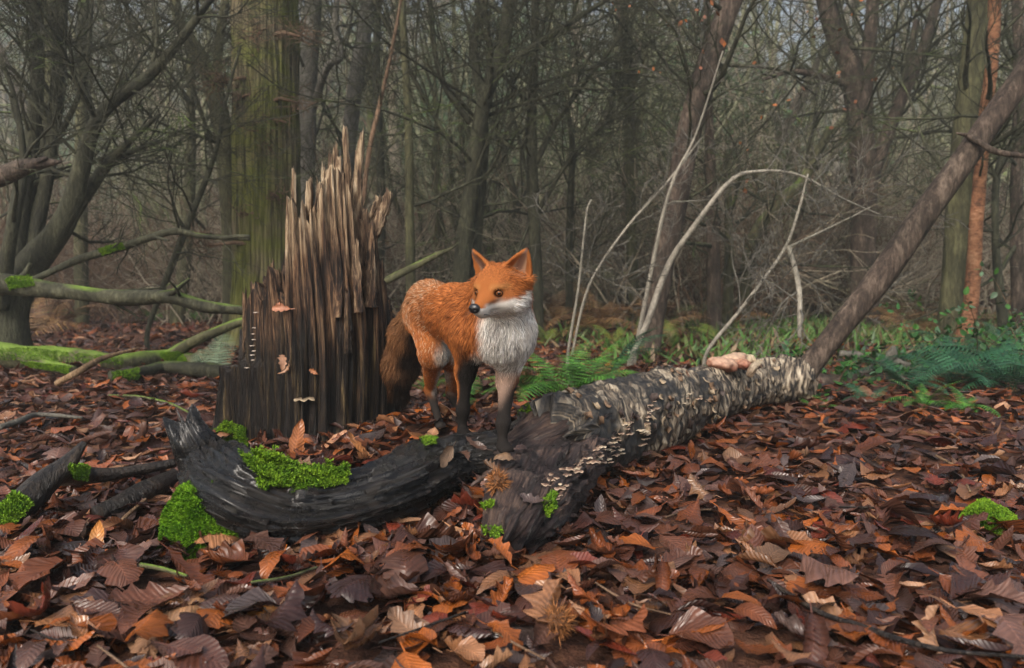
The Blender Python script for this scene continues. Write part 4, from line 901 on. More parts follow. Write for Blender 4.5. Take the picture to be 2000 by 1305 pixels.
# left leaning multi-stem tree
hero('leaning_alder', 'dark many-stemmed tree leaning over the leaf floor with arching branches', 'tree',
  [(20,612,4.6,70),(60,520,4.6,58),(130,425,4.6,40),(190,235,4.55,26),(300,140,4.5,20),(410,0,4.4,12),(480,-120,4.4,8)], M['twig'], 21, 16, 11, S3, 1.0, start=.3, foot=1.2,
  stems=[[(50,545,4.65,44),(110,460,4.7,36),(200,335,4.7,20),(255,275,4.6,12),(310,225,4.6,7)], [(190,338,4.7,16),(250,300,4.7,10),(330,270,4.7,6)], [(15,590,4.8,50),(40,400,4.9,34),(70,200,5.0,26),(72,0,5.0,24),(74,-200,5,18)],
         [(60,500,4.9,30),(95,330,5.0,24),(112,150,5.1,22),(122,0,5.1,20),(126,-200,5,14)], [(190,240,4.55,14),(150,150,4.5,11),(60,20,4.4,8),(20,-60,4.4,6)], [(0,600,4.5,36),(20,470,4.4,24),(45,330,4.4,14),(30,200,4.4,10),(0,110,4.4,8)], [(30,560,4.9,26),(60,380,5,16),(160,170,5.1,9),(180,0,5.2,7)]])
hero('slim_pole_tree', 'slim straight pole tree with olive bark between stump and fox', 'tree', [(803,615,5.6,20),(800,430,5.6,18),(798,250,5.6,16),(785,0,5.6,14),(775,-300,5.6,12)], M['mossy'], 31, 12, 6, S2, .7, start=.3)
hero('dark_hazel', 'dark forked hazel clump rising behind the fox with spreading crown', 'tree', [(895,640,6.0,40),(905,500,6.0,34),(918,380,6.0,30),(945,200,6.0,30),(985,80,6.0,26),(1005,-120,6,20)], M['twig'], 41, 16, 16, S3, 1.7, start=.3,
  stems=[[(925,640,6.1,30),(930,450,6.1,26),(945,250,6.1,20),(925,100,6.1,18),(935,30,6.1,14),(965,-60,6.1,10)], [(918,240,6.0,14),(860,150,6.0,11),(840,0,6,9),(838,-100,6,8)], [(935,180,6.0,16),(1000,120,6.0,14),(1090,60,6.0,12),(1200,-10,6,8)], [(905,320,6.0,12),(850,230,6,9),(760,60,5.9,7),(730,0,5.9,6)], [(925,300,6.0,10),(960,270,6,9),(1010,290,5.9,5),(1030,265,5.9,4)]])
hero('dark_sapling', 'dark straight sapling just behind the fox with twiggy top', 'tree', [(1050,650,6.4,26),(1044,450,6.4,24),(1038,250,6.4,20),(1045,60,6.4,16),(1040,-150,6.4,12)], M['twig'], 51, 12, 16, S3, 1.5, start=.3, stems=[[(1040,330,6.4,12),(1100,220,6.4,9),(1220,60,6.4,6)], [(1046,420,6.4,10),(1130,290,6.4,8),(1260,180,6.4,5)]])
hero('crooked_tree', 'crooked dark brown trunk leaning over the white stems', 'tree', [(1268,690,5.2,40),(1290,530,5.2,48),(1325,370,5.2,46),(1350,240,5.2,46),(1385,120,5.2,44),(1432,-10,5.2,42),(1480,-200,5.2,38)], M['brownbark'], 61, 18, 12, S3, 1.3, start=.35, leaves=120, rough=.1)
hero('forked_oak', 'grey-brown oak forking high up beyond the leaning dead pole', 'tree', [(1690,645,7.6,60),(1685,520,7.6,46),(1688,330,7.6,48),(1665,150,7.6,42),(1625,50,7.6,34),(1590,-100,7.6,28)], M['brownbark'], 71, 18, 14, S3, 1.9, start=.25, leaves=160, rough=.08,
  stems=[[(1700,350,7.6,30),(1745,230,7.6,24),(1800,100,7.6,20),(1850,-60,7.6,16)], [(1695,310,7.6,24),(1690,180,7.7,26),(1705,0,7.7,24),(1715,-200,7.7,20)], [(1670,170,7.6,14),(1560,140,7.4,11),(1490,155,7.3,7)], [(1700,340,7.6,22),(1760,200,7.7,16),(1790,40,7.8,12)]])
hero('dark_maple', 'thick dark trunk with green-tinged side next to the orange birch', 'tree', [(1868,688,5.4,74),(1870,560,5.4,54),(1880,350,5.4,50),(1900,150,5.4,48),(1918,-20,5.4,46),(1930,-300,5.4,40)], M['mossy'], 81, 40, 10, S3, 1.3, start=.3)
hero('orange_birch', 'orange-barked birch stem beside the thick dark trunk', 'tree', [(1868,705,5.1,36),(1895,600,5.1,28),(1908,420,5.1,24),(1922,250,5.1,24),(1940,80,5.1,22),(1945,-200,5.1,20)], M['orange'], 91, 14, 8, S3, 1.0, start=.3)
hero('grey_beech', 'grey trunk close behind the thick oak with mossy bent bough', 'tree', [(595,650,7.2,44),(598,420,7.2,36),(600,200,7.2,34),(612,0,7.2,32),(620,-300,7.2,28)], M['grey'], 101, 14, 10, S3, 1.4, start=.3, stems=[[(612,210,7.2,14),(640,130,7,14),(665,110,7,14),(655,40,7,12),(665,-60,7,10)]])
hero('grey_ash', 'slender grey trunk leaning between oak and pole tree', 'tree', [(668,650,7.8,34),(672,400,7.8,32),(690,200,7.8,30),(720,0,7.8,28),(745,-250,7.8,22)], M['grey'], 111, 12, 10, S3, 1.4, start=.35)
hero('mossy_crooked_oak', 'mossy crooked oak stem close on the thick oak trunk', 'tree', [(455,640,6.4,40),(450,440,6.4,34),(430,230,6.3,36),(395,120,6.3,30),(350,40,6.2,22),(330,-80,6.2,18)], M['mossy'], 121, 14, 12, S3, 1.1, start=.3, stems=[[(430,230,6.3,22),(425,120,6.3,18),(440,0,6.3,16)]])
hero('twiggy_shoot', 'thin dark bent shoot rising behind the leaf floor', 'tree', [(290,640,5.4,10),(350,480,5.4,14),(420,300,5.4,9),(440,200,5.4,7),(470,90,5.4,4)], M['twig'], 131, 8, 12, S2, .8, start=.25, rough=.1)
hero('rusty_shoot', 'thin rusty shoot leaning beside the stump splinters', 'tree', [(690,640,4.6,8),(715,340,4.6,10),(740,210,4.6,8),(765,100,4.6,7),(790,-40,4.6,5)], M['rust'], 141, 8, 8, S2, .6, start=.3)
W_ = 'white'
hero('white_stem', 'pale stem arching over in a wide bow from beside the crooked trunk', 'sapling', [(1232,700,4.3,12),(1260,640,4.3,12),(1305,520,4.3,12),(1350,450,4.25,10),(1425,355,4.2,8),(1480,335,4.2,6),(1560,342,4.2,5),(1650,390,4.3,4),(1720,420,4.4,3)], M['pale'], 151, 10, 9, S2, .5, start=.4, crownmat=M['grey'])
hero('white_stem', 'pale straight stem leaning close along the crooked trunk', 'sapling', [(1240,695,4.5,8),(1262,580,4.5,8),(1295,420,4.5,7),(1320,340,4.5,6),(1360,260,4.5,4),(1412,100,4.5,3)], M['pale'], 161, 10, 8, S2, .5, start=.3, crownmat=M['grey'])
hero('white_stem', 'pale forked stem slanting up behind the pink fungus', 'sapling', [(1380,690,3.9,7),(1450,600,3.9,7),(1530,490,3.9,6),(1560,410,3.9,5),(1578,340,3.9,3)], M['pale'], 171, 10, 7, S2, .45, start=.3, crownmat=M['grey'], stems=[[(1540,480,3.9,9),(1560,560,3.85,10),(1562,660,3.8,9)], [(1530,488,3.9,6),(1620,445,3.9,4),(1700,405,3.9,3)]])
hero('white_stem', 'pale slender upright stem just behind the green ferns', 'sapling', [(1110,685,4.0,6),(1130,560,4.0,5),(1145,420,4.0,4),(1155,390,4.0,3)], M['pale'], 181, 8, 6, S2, .4, start=.3, crownmat=M['grey'])
hero('white_stem', 'pale whippy stem bending toward the crooked trunk through the thicket', 'sapling', [(1118,690,4.9,5),(1150,560,4.9,5),(1220,450,4.9,5),(1300,360,4.9,5),(1370,270,4.9,4)], M['pale'], 191, 8, 8, S2, .4, start=.3, crownmat=M['grey'])
for i, (rows, mat, lab) in enumerate([
  ([(1395,650,6.8,30),(1392,450,6.8,24),(1385,250,6.8,18),(1380,0,6.8,14)], 'brownbark', 'upright brown stem within the bow of the pale stem'), ([(1420,650,7.2,22),(1424,480,7.2,18),(1420,300,7.2,12)], 'mossy', 'short mossy stem beside an upright brown stem'),
  ([(1450,640,7.4,26),(1465,480,7.4,22),(1520,400,7.4,26),(1570,350,7.4,20),(1620,250,7.4,14)], 'mossy', 'mossy stem bent sharply under the pale bow'), ([(1240,640,7.6,22),(1232,400,7.6,20),(1225,150,7.6,18),(1215,-50,7.6,15)], 'mossy', 'straight olive stem between the straight sapling and the crooked trunk'),
  ([(1112,645,7.2,14),(1112,450,7.2,14),(1118,300,7.2,12),(1110,220,7.2,8)], 'twig', 'short black stem forking low behind the green ferns'), ([(1960,640,6.2,20),(1945,480,6.2,14),(1950,330,6.2,12),(2000,250,6.2,10)], 'twig', 'dark curving sapling past the orange birch'),
  ([(1990,640,6.6,26),(1985,400,6.6,22),(1990,150,6.6,20),(1985,-50,6.6,18)], 'brownbark', 'dark upright trunk at the edge past the orange birch'), ([(30,620,7.0,60),(55,420,7.0,50),(95,220,7.0,46),(110,0,7.0,40)], 'mossy', 'thick mossy trunk behind the leaning many-stemmed tree'),
  ([(160,640,8.0,26),(158,450,8.0,24),(160,200,8.0,22),(165,-50,8.0,20)], 'mossy', 'straight mossy pole behind the arching dark branches'), ([(345,635,8.0,30),(362,500,8.0,26),(372,330,8,20),(372,100,8,14)], 'mossy', 'green mossy trunk standing behind the grounded branches'),
  ([(1215,660,9.0,26),(1222,420,9,22),(1230,200,9,20),(1210,-20,9,18)], 'brownbark', 'reddish upright trunk far back behind the short black stem'), ([(735,640,8.4,20),(745,400,8.4,18),(735,150,8.4,16),(740,-40,8.4,14)], 'twig', 'dark thin trunk between the ash and the pole tree'),
  ([(1000,650,8.2,18),(1010,420,8.2,14),(985,300,8.2,12),(1005,200,8.2,8)], 'twig', 'thin black stem between hazel clump and straight sapling')]):
    hero('woodland_tree', lab, 'tree', rows, M[mat], 300 + i, 12, 9, S3, 1.2, start=.25)
# dead pole leaning out over the log
hero('leaning_dead_pole', 'dead bare trunk leaning diagonally up from the end of the fallen birch', 'dead trunk', [(1535,770,3.05,84),(1580,715,3.05,46),(1640,640,3.05,44),(1720,540,3.05,50),(1800,425,3.05,48),(1870,330,3.05,46),(1940,230,3.05,46),(2020,120,3.05,44),(2120,-20,3.05,40)], M['brownbark'], 401, 26, 0, foot=0, rough=.10,
  stems=[[(1890,265,3.02,12),(1915,280,2.98,11),(1950,298,2.95,11),(2030,308,2.9,10)], [(1890,265,3.02,9),(1868,260,3.0,4)]])

# ------------------------------------------------------------------ fallen branches and sticks
def branch(name, label, rows, mat, seed, sides=12, twigs=0, stems=(), cat='branch', group=None, moss=None, mossn=400):
    """rows: (px, py, distance or None for lying on the ground, width px)"""
    def conv(rows):
        out = []
        for a, b, Y, w in rows:
            if Y is None: p = G(a, b, 0); rr = w / 2 * p[1] / F; p = G(a, b, float(gz(p[0], p[1])) + rr * .8 + (.036 if w < 15 else .016)); out.append(list(p) + [rr])
            else: out.append(list(P(a, b, Y)) + [w / 2 * Y / F])
        return out
    pr = conv(rows); t = thing(name, (pr[0][0], pr[0][1], pr[0][2]), label, cat, group); g = np.random.default_rng(seed); meshes = []
    fr = lambda U, An, R: R * (.13 * fbm(np.stack([np.cos(An)*1.5, np.sin(An)*1.5, U*5], -1), 3, seed) + .10 * vn(np.stack([np.cos(An)*5, np.sin(An)*5, U*9], -1), seed+1))
    for i, q in enumerate([pr] + [conv(s) for s in stems]):
        c = spline(q, max(20, len(q) * 10)); V, Q, T, U = relief(c[:, :3], np.maximum(c[:, 3], .0015), sides, fr); mk('stem' if i == 0 else 'side_branch', V, [Q, T], mat, t, {'luv': U}); meshes.append((V, Q))
        if i == 0: c0 = c
    for i in range(twigs):
        B = MB(); k = g.integers(2, len(c0) - 2); sv = unit(g.normal(size=3) + A(0, 0, .5)); grow(B, c0[k, :3], sv, .25 * g.uniform(.5, 1.3), c0[k, 3] * .35, 1, g, [(3, .6, .8, .16, 0), (3, .5, .8, .2, 0)]); B.build('twig', mat, t)
    if moss:
        off = 0; Vs = []; Qs = []
        for V, Q in meshes: Vs.append(V); Qs.append(Q + off); off += len(V)
        tr = bvh(np.concatenate(Vs), np.concatenate(Qs))
        for i, poly in enumerate(moss): mosspatch(tr, t, poly, int(mossn * 1.6), .005, seed + i, size=.0065)
    return t
branch('fallen_bough', 'long bare grey-green bough lying across from the leaning tree to the stump', [(-60,545,3.6,40),(40,560,3.6,38),(150,572,3.55,30),(250,583,3.5,30),(330,580,3.45,26),(400,598,3.4,24),(480,607,3.4,18)], M['twig'], 1, 14, 3, [[(325,580,3.45,16),(345,565,3.4,10),(370,545,3.4,6)], [(20,555,3.6,20),(45,540,3.6,14),(60,515,3.6,8)]], moss=[[(10,545),(60,535),(70,558),(20,565)]])
branch('mossy_bough', 'thick moss-covered bough lying flat on the leaves', [(-60,692,None,46),(40,698,None,44),(140,700,None,38),(230,708,None,32),(330,700,None,30),(380,706,None,24)], M['mossy'], 2, 16, 0, [[(40,695,3.9,28),(90,712,3.7,26),(145,724,3.55,18)], [(325,700,4.3,26),(370,672,4.2,20),(440,640,4.1,18),(490,622,4.1,14)]], moss=[[(0,682),(60,680),(150,690),(240,700),(240,712),(100,706),(0,702)], [(40,705),(145,718),(145,730),(60,716)], [(310,690),(350,685),(370,705),(320,708)]], mossn=700)
branch('dark_bough', 'dark crooked bough with mossy thin end lying before the pale fern', [(215,735,None,18),(270,728,None,20),(320,718,None,20),(390,722,None,26),(450,728,None,28)], M['twig'], 3, 12, 0, moss=[[(215,728),(270,720),(272,740),(220,742)]])
branch('broken_branch', 'broken dark branch propped on the leaves with mossy lower end', [(-40,1075,1.45,70),(20,1010,1.5,62),(80,950,1.56,56),(130,908,1.6,36),(165,865,1.64,12)], M['blackwood'], 4, 16, 0, [[(105,930,1.58,40),(160,928,1.68,36),(230,925,1.75,26),(340,905,1.85,18)]], moss=[[(-5,1000),(30,962),(62,985),(20,1030),(-5,1040)], [(135,910),(170,915),(165,935),(140,930)]], mossn=600)
branch('rotten_branch', 'rotten split dark wood chunk lying against the green moss cushion', [(190,1005,None,34),(240,985,None,40),(290,960,None,44),(350,930,None,34)], M['blackwood'], 5, 14, 0)
branch('bare_bough', 'slender dark bough held across the thicket with a bright moss patch', [(0,575,4.2,10),(80,540,4.2,12),(160,505,4.2,16),(230,485,4.2,16),(300,462,4.15,14),(345,452,4.1,13),(400,462,4.1,10),(488,466,4.1,8)], M['twig'], 6, 10, 6, [[(300,462,4.1,8),(330,470,4.0,4)], [(430,466,4.1,8),(460,462,4.0,8),(488,462,4.0,6)]], moss=[[(190,485),(238,472),(245,484),(200,498)]], mossn=350)
branch('snapped_branch', 'snapped dark branch with a ragged end sticking out high beside the leaning tree', [(-60,365,3.8,40),(0,346,3.8,36),(50,325,3.8,30),(95,318,3.8,16),(120,316,3.8,5)], M['brownbark'], 7, 12, 0, [[(40,328,3.8,16),(75,315,3.78,12),(92,308,3.78,5)]])
branch('mossy_stick', 'straight mossy stick leaning behind the stump towards the fox', [(715,570,4.6,12),(748,552,4.6,14),(800,526,4.6,14),(850,500,4.6,11),(880,486,4.6,6),(895,474,4.6,2)], M['mossy'], 8, 10, 0)
branch('bent_twig', 'bent dead brown twig standing over the mossy bough', [(110,750,3.0,12),(150,728,3.0,14),(200,700,3.1,10),(270,680,3.2,4)], M['drywood'], 9, 8, 0)
branch('green_shoot', 'thin green bramble shoot lying over leaves by the stump', [(212,773,None,5),(270,775,None,5),(330,788,None,5),(372,808,None,4)], M['mossy'], 10, 6, 0)
branch('peeling_stick', 'pale peeling stick on the leaves by the mossy bough', [(0,835,None,10),(40,822,None,12),(75,810,None,9),(160,816,None,5)], M['grey'], 12, 8, 0)
branch('black_stick', 'long thin black stick slanting over open leaves', [(1500,1133,None,7),(1600,1195,None,10),(1680,1222,None,11),(1760,1250,None,12),(1860,1272,None,9),(2010,1284,None,8)], M['blackwood'], 13, 8, 0)
branch('lichen_stick', 'short lichen-spotted twig half buried in leaves', [(275,1103,None,9),(320,1112,None,9),(365,1126,None,7)], M['mossy'], 14, 8, 0)
branch('lichen_stick', 'thin lichen twig lying before the curved limb', [(490,1138,None,6),(560,1128,None,7),(620,1108,None,5)], M['mossy'], 15, 8, 0)
branch('pale_stick', 'short pale broken stick leaning on the rotten wood chunk', [(215,1038,1.5,7),(250,1005,1.55,8),(285,975,1.6,7)], M['drywood'], 16, 8, 0)
branch('dry_stalk', 'dry tan curved stalk lying on the open leaves', [(1828,890,None,5),(1870,915,None,5),(1895,960,None,4)], M['drywood'], 17, 6, 0)
branch('far_log', 'low dark fallen log beyond the leaning dead pole', [(1590,750,3.6,40),(1680,752,3.7,44),(1760,748,3.8,36)], M['brownbark'], 18, 14, 0)
branch('brash_stick', 'grey broken bough propped in brash before the dark ferns', [(1640,690,3.9,12),(1730,702,3.9,20),(1790,718,3.9,16),(1900,712,3.9,10)], M['grey'], 19, 10, 2, [[(1735,702,3.9,22),(1742,690,3.88,20),(1745,678,3.86,8)], [(1730,705,3.9,16),(1690,725,3.8,12),(1660,735,3.8,10),(1760,765,3.7,12)]])
branch('brash_stick', 'dark stick crossing under the grey broken bough', [(1670,738,3.7,12),(1720,748,3.6,13),(1770,770,3.5,10)], M['twig'], 20, 8, 0)
branch('thin_wand', 'long thin dry wand lying across the dark green ferns', [(1790,785,3.2,4),(1880,775,3.25,5),(1990,762,3.3,5)], M['drywood'], 22, 6, 0)
for i, (x, y, dx, dy) in enumerate([(620,1245,120,-40),(960,1230,110,60),(740,1255,170,-60),(1150,1130,160,70),(1640,990,180,15),(1300,1010,90,-15),(60,1230,90,25),(190,1260,80,60)]):
    g = np.random.default_rng(i); branch('twig', 'thin dark twig lying loose on the wet leaves', [(x, y, None, 4), (x + dx*.5, y + dy*.5 + g.normal()*6, None, 5), (x + dx, y + dy, None, 3)], M['rust' if i % 2 else 'blackwood'], 500 + i, 6, 0, group='loose twigs on the leaves', cat='twig')

# ------------------------------------------------------------------ ferns
def frond_mesh(L, npair, seed, cols, arch=.9, width=.26):
    g = np.random.default_rng(seed); B = MB(); s = np.linspace(0, 1, npair + 4); th = 1.15 - arch * s * 1.5; st = L / len(s)
    pts = np.cumsum(np.stack([np.zeros_like(s), np.cos(th) * st, np.sin(th) * st], -1), 0); V, Q, _t = tube(pts, np.linspace(.0035, .0008, len(s)), 4, False); B.add(V, Q, C=A(*cols[0]) * .8)
    for i in range(3, len(s) - 1):
        t = (i - 3) / npair; pl = L * width * (math.sin(math.pi * (t * .82 + .18)) ** .8) * (1 - .45 * t) * g.uniform(.9, 1.05); fw_ = unit(pts[i+1] - pts[i]); 
        for sg in (-1, 1):
            d = unit(A(sg, 0, 0) * 1.0 + fw_ * .45 + A(0, 0, -.12 - .1 * g.uniform())); nrm = unit(np.cross(d, fw_)); side = np.cross(nrm, d); nn = 7; e = np.linspace(0, 1, nn + 1)
            ax = pts[i] + np.outer(e * pl, d) + np.outer(-.10 * pl * e * e, A(0, 0, 1)); wv = st * .36 * (1 - e) ** .7 + .0006
            VV = []; QQ = []
            for k in range(nn):
                for s2 in (-1, 1):
                    b = len(VV); a0, a1 = ax[k], ax[k+1]; tip = (a0 * .35 + a1 * .65) + side * s2 * wv[k] + d * pl * .03; VV += [a0, a1, tip + (a1 - a0) * .15, tip - (a1 - a0) * .25]; QQ.append([b, b+1, b+2, b+3])
            c = A(*cols[g.integers(0, len(cols))]) * g.uniform(.8, 1.2); B.add(VV, QQ, C=c)
    return B.data('frond', M['vcol'], False)
GF = [(.045, .15, .015), (.07, .20, .025), (.03, .10, .015)]; DF = [(.02, .085, .035), (.03, .11, .05), (.015, .06, .03)]; PF = [(.12, .17, .10), (.16, .21, .13)]; BF = [(.16, .085, .035), (.22, .13, .05), (.10, .05, .025)]; YF = [(.16, .19, .03), (.12, .18, .03)]
FM = {k: [frond_mesh(1.0, 20, 10 * j + i, c, .75 + .25 * i, .24) for i in range(3)] for j, (k, c) in enumerate((('g', GF), ('d', DF), ('p', PF), ('b', BF), ('y', YF)))}
def fern(px, py, kind, n, L, seed, label, group=None, spread=1.0, az0=None, name='fern', low=0.0, dist=None):
    g = np.random.default_rng(seed); p = G(px, py) if dist is None else P(px, py, dist); p[2] = float(gz(p[0], p[1])); t = thing(name, p, label, 'fern', group)
    for i in range(n):
        o = bpy.data.objects.new('frond', FM[kind][i % 3]); link(o, t); s = L * g.uniform(.7, 1.15); o.scale = (s, s, s)
        o.rotation_euler = (low + g.normal(0, .18), g.normal(0, .2), (2*math.pi * i / n + g.normal(0, .35)) if az0 is None else az0 + g.normal(0, spread)); o.location = (g.normal(0, .015), g.normal(0, .015), 0)
    return t
fern(1095,772,'g',9,.40,1,'bright green fern clump growing behind the log beside the fox')
fern(1150,765,'g',7,.42,2,'large arching green fern against the back of the log')
fern(1035,768,'g',8,.30,3,'low green fern tuft between fox and fern clump')
fern(930,785,'g',8,.22,4,'small green fern seen between the fox legs')
fern(835,768,'g',6,.22,5,'small green fern under the fox belly by its tail')
fern(1190,745,'d',4,.40,6,'blue-green fern frond reaching over the middle of the log', az0=-1.6, spread=.3)
fern(430,740,'p',4,.42,7,'pale grey-green fern frond arching beside the stump', az0=.6, spread=.5)
fern(20,690,'d',5,.3,8,'blue-green fern behind the mossy bough')
fern(1605,808,'g',7,.09,9,'tiny bright fern sprig on leaves near the pole foot')
fern(1700,800,'d',7,.16,10,'small blue-green fern on the open leaf floor')
fern(1800,808,'g',9,.20,11,'bright green fern spread low before the dark ferns')
fern(1870,815,'g',8,.20,12,'bright green fern beside another at the bramble edge')
for i, (px, py, L) in enumerate([(1770,770,.32),(1850,765,.38),(1930,770,.40),(1985,775,.42),(1895,735,.45),(1975,725,.5),(1820,740,.34)]): fern(px, py, 'd', 8, L, 30 + i, 'dark green fern in the dense bank under the brambles', 'dark ferns in the bank')
for i, (px, py, k, L) in enumerate([(1070,672,'y',.3),(1200,676,'y',.3),(1260,672,'g',.3),(1320,680,'y',.3),(1400,672,'y',.28),(1000,690,'y',.25)]): fern(px, py, k, 6, L, 60 + i, 'yellowing fern at the thicket edge beyond the log', 'yellowing ferns at the thicket edge')
for i, (px, py) in enumerate([(60,625),(300,630),(350,628),(130,622),(400,632)]): fern(px, py, 'g', 6, .35, 80 + i, 'green fern at the far edge of the leaf floor', 'ferns along the far edge of the leaf floor')
g = np.random.default_rng(77)
for i in range(46):
    px = g.uniform(770, 2050) if i % 5 else g.uniform(0, 700); Y = g.uniform(6.2, 10.5); fern(px, 600, 'b', 6, g.uniform(.4, .75), 120 + i, 'dead brown bracken standing in the thicket', 'dead bracken in the thicket', name='dead_bracken', dist=Y)
# brambles
def bramble(px, py, n, h, seed, label, cols, Y=None, spread=.25, group=None, size=.035):
    g = np.random.default_rng(seed); p = G(px, py) if Y is None else P(px, py, Y); p[2] = float(gz(p[0], p[1])); t = thing('bramble', p, label, 'bramble', group); B = MB(); LB = MB()
    for i in range(n):
        d = A(g.normal() * .5, g.normal() * .4, 1); pts, rad, _ = wander(p + A(g.normal() * spread * .5, g.normal() * spread * .5, 0), d, h * g.uniform(.6, 1.3), .004, .0015, 9, .14, -.11, g); V, Q, _t = tube(pts, rad, 4, False); mk('stem', V, [Q], M['rust'], t)
        for q in pts[2:]:
            for k in range(3):
                a = unit(g.normal(size=3) + A(0, -.2, .1)); b = unit(np.cross(a, g.normal(size=3) * .5 + A(0, 0, 1))); u = np.cross(a, b); s = size * g.uniform(.7, 1.3); o = q + a * s * .4
                VV = [o, o + a*s*.3 + b*s*.3 + u*s*.08, o + a*s*.7 + b*s*.26 + u*s*.06, o + a*s*1.05, o + a*s*.7 - b*s*.26 + u*s*.06, o + a*s*.3 - b*s*.3 + u*s*.08, o + a*s*.5]
                LB.add(VV, T=[[0,1,6],[1,2,6],[2,3,6],[3,4,6],[4,5,6],[5,0,6]], C=A(*cols[g.integers(0, len(cols))]) * g.uniform(.7, 1.3))
    LB.build('leaves', M['vcol'], t)
BC = [(.025, .09, .02), (.04, .13, .02), (.05, .10, .05)]
bramble(1960,700,26,.50,1,'leafy green bramble thicket behind the dark ferns', BC, 4.0, .5); bramble(2020,680,20,.55,2,'tall bramble thicket at the edge past the ferns', BC, 4.2, .5)
bramble(1520,690,9,.22,3,'low green bramble where the dead pole meets the birch', BC, 3.3, .2); bramble(1640,735,12,.2,4,'blue-green bramble behind the dead pole foot', BC, 3.7, .4); bramble(1760,745,12,.2,5,'blue-green bramble in the brash pile', BC, 3.9, .4)
bramble(760,640,8,.4,6,'sparse green bramble between stump and fox back', BC, 4.2, .2)

# ------------------------------------------------------------------ leaves caught on the stump and log, chestnut husks
def caught(tree, px, py, L, c, seed, label, tilt=0.0, data=None, off=.006):
    h = pick(tree, px, py)
    if h is None: return
    n = unit(h[1] + A(0, -.2, .4)); y_ = unit(np.cross(n, A(1, .2, 0))); x_ = np.cross(y_, n); R = np.stack([x_, y_, n], 1); ca, sa = math.cos(tilt), math.sin(tilt); R = R @ np.array([[ca, -sa, 0], [sa, ca, 0], [0, 0, 1]])
    p = h[0] + n * off; o = on_leaf(*p, L, R, c, LD[seed % len(LD)], None, label=label, cat='leaf'); o.name = 'fallen_leaf'
TAN, RUSC = (.30, .17, .09), (.22, .08, .03)
for i, (px, py, L, c, lab, ti) in enumerate([(553,605,.06,(.32,.14,.08),'pinkish-brown leaf stuck high on the stump face',1.5),(550,592,.04,(.28,.12,.07),'small brown leaf tucked just above the pinkish one on the stump',.4),(548,712,.06,(.28,.15,.09),'brown leaf resting on the stump ledge',0.),(566,722,.055,(.22,.12,.07),'curled brown leaf hanging over the stump ledge',2.2),(617,728,.035,(.26,.10,.04),'small orange-brown leaf clinging low on the stump',1.)]):
    caught(SBV, px, py, L, c, 3 * i + 1, lab, ti)
for i, (px, py, L, c, ti) in enumerate([(865,892,.07,(.33,.21,.13),2.4),(905,900,.05,(.16,.08,.05),.3),(930,870,.06,(.13,.07,.05),1.0),(950,940,.06,(.16,.11,.09),1.8),(960,920,.05,(.2,.11,.06),.4),(985,905,.05,(.3,.18,.1),.9),(940,960,.05,(.3,.14,.05),2.9),(1045,985,.06,(.13,.09,.08),.8),(1015,885,.05,(.1,.06,.05),2.),(1310,700,.05,(.3,.15,.08),1.),(1340,735,.035,(.28,.14,.08),0.)]):
    caught(FB, px, py, L, tuple(v * .5 for v in c), 5 * i + 2, 'brown leaf lying on the dark wood of the fallen birch', ti); 
for o in COL.objects:
    if o.get('label') == 'brown leaf lying on the dark wood of the fallen birch': o['group'] = 'leaves on the fallen birch'
def up_leaf(px, py, Y, L, c, k, eul, label):
    o = bpy.data.objects.new('fallen_leaf', LD[k]); link(o, None, label, 'leaf'); o.location = P(px, py, Y); o.rotation_euler = eul; o.scale = (L,) * 3; o.color = (*c, 1)
up_leaf(920,1065,1.42,.115,(.30,.15,.07),0,(-.75,.5,-2.3),'long tan chestnut leaf leaning up before the broken fork')
up_leaf(185,1075,1.38,.10,(.34,.13,.02),6,(1.0,.1,.3),'bright orange leaf standing on edge near the moss cushion')
up_leaf(372,1225,1.12,.12,(.30,.16,.08),3,(.3,.2,2.6),'large crumpled tan leaf among dark wet leaves')
up_leaf(535,1225,1.14,.10,(.40,.15,.02),3,(.45,-.2,1.1),'broad orange leaf raised above the wet leaves')
up_leaf(205,1185,1.2,.08,(.40,.15,.02),1,(.3,.2,1.4),'small orange lobed leaf curled on the litter')
up_leaf(640,1190,1.2,.12,(.17,.075,.04),0,(.15,.5,-1.3),'long rolled reddish leaf lying sideways on the litter')
up_leaf(578,868,2.08,.13,(.30,.11,.04),6,(1.2,.3,.5),'tall folded russet leaf standing against the stump')
up_leaf(640,872,2.08,.12,(.30,.15,.08),0,(.6,.2,-1.2),'long brown leaf leaning across the stump foot')
up_leaf(700,880,2.03,.11,(.30,.13,.05),5,(.8,-.2,1.3),'orange-brown leaf propped where stump meets limb')
up_leaf(1600,1030,1.6,.10,(.34,.21,.11),0,(.25,.1,.4),'pale ribbed tan leaf lying alone on the open litter')
up_leaf(1740,1085,1.45,.07,(.36,.22,.13),2,(.3,.2,-1.),'small pale beech leaf tilted on the open litter')
up_leaf(1475,1150,1.3,.10,(.30,.08,.02),5,(.25,.2,-1.0),'red-orange toothed chestnut leaf on wet leaves')
up_leaf(1415,1270,1.12,.08,(.42,.30,.19),2,(.2,.1,.6),'pale straw-coloured leaf on dark wet leaves')
M['husk'] = vcol('spiny_husk', .7, .2)
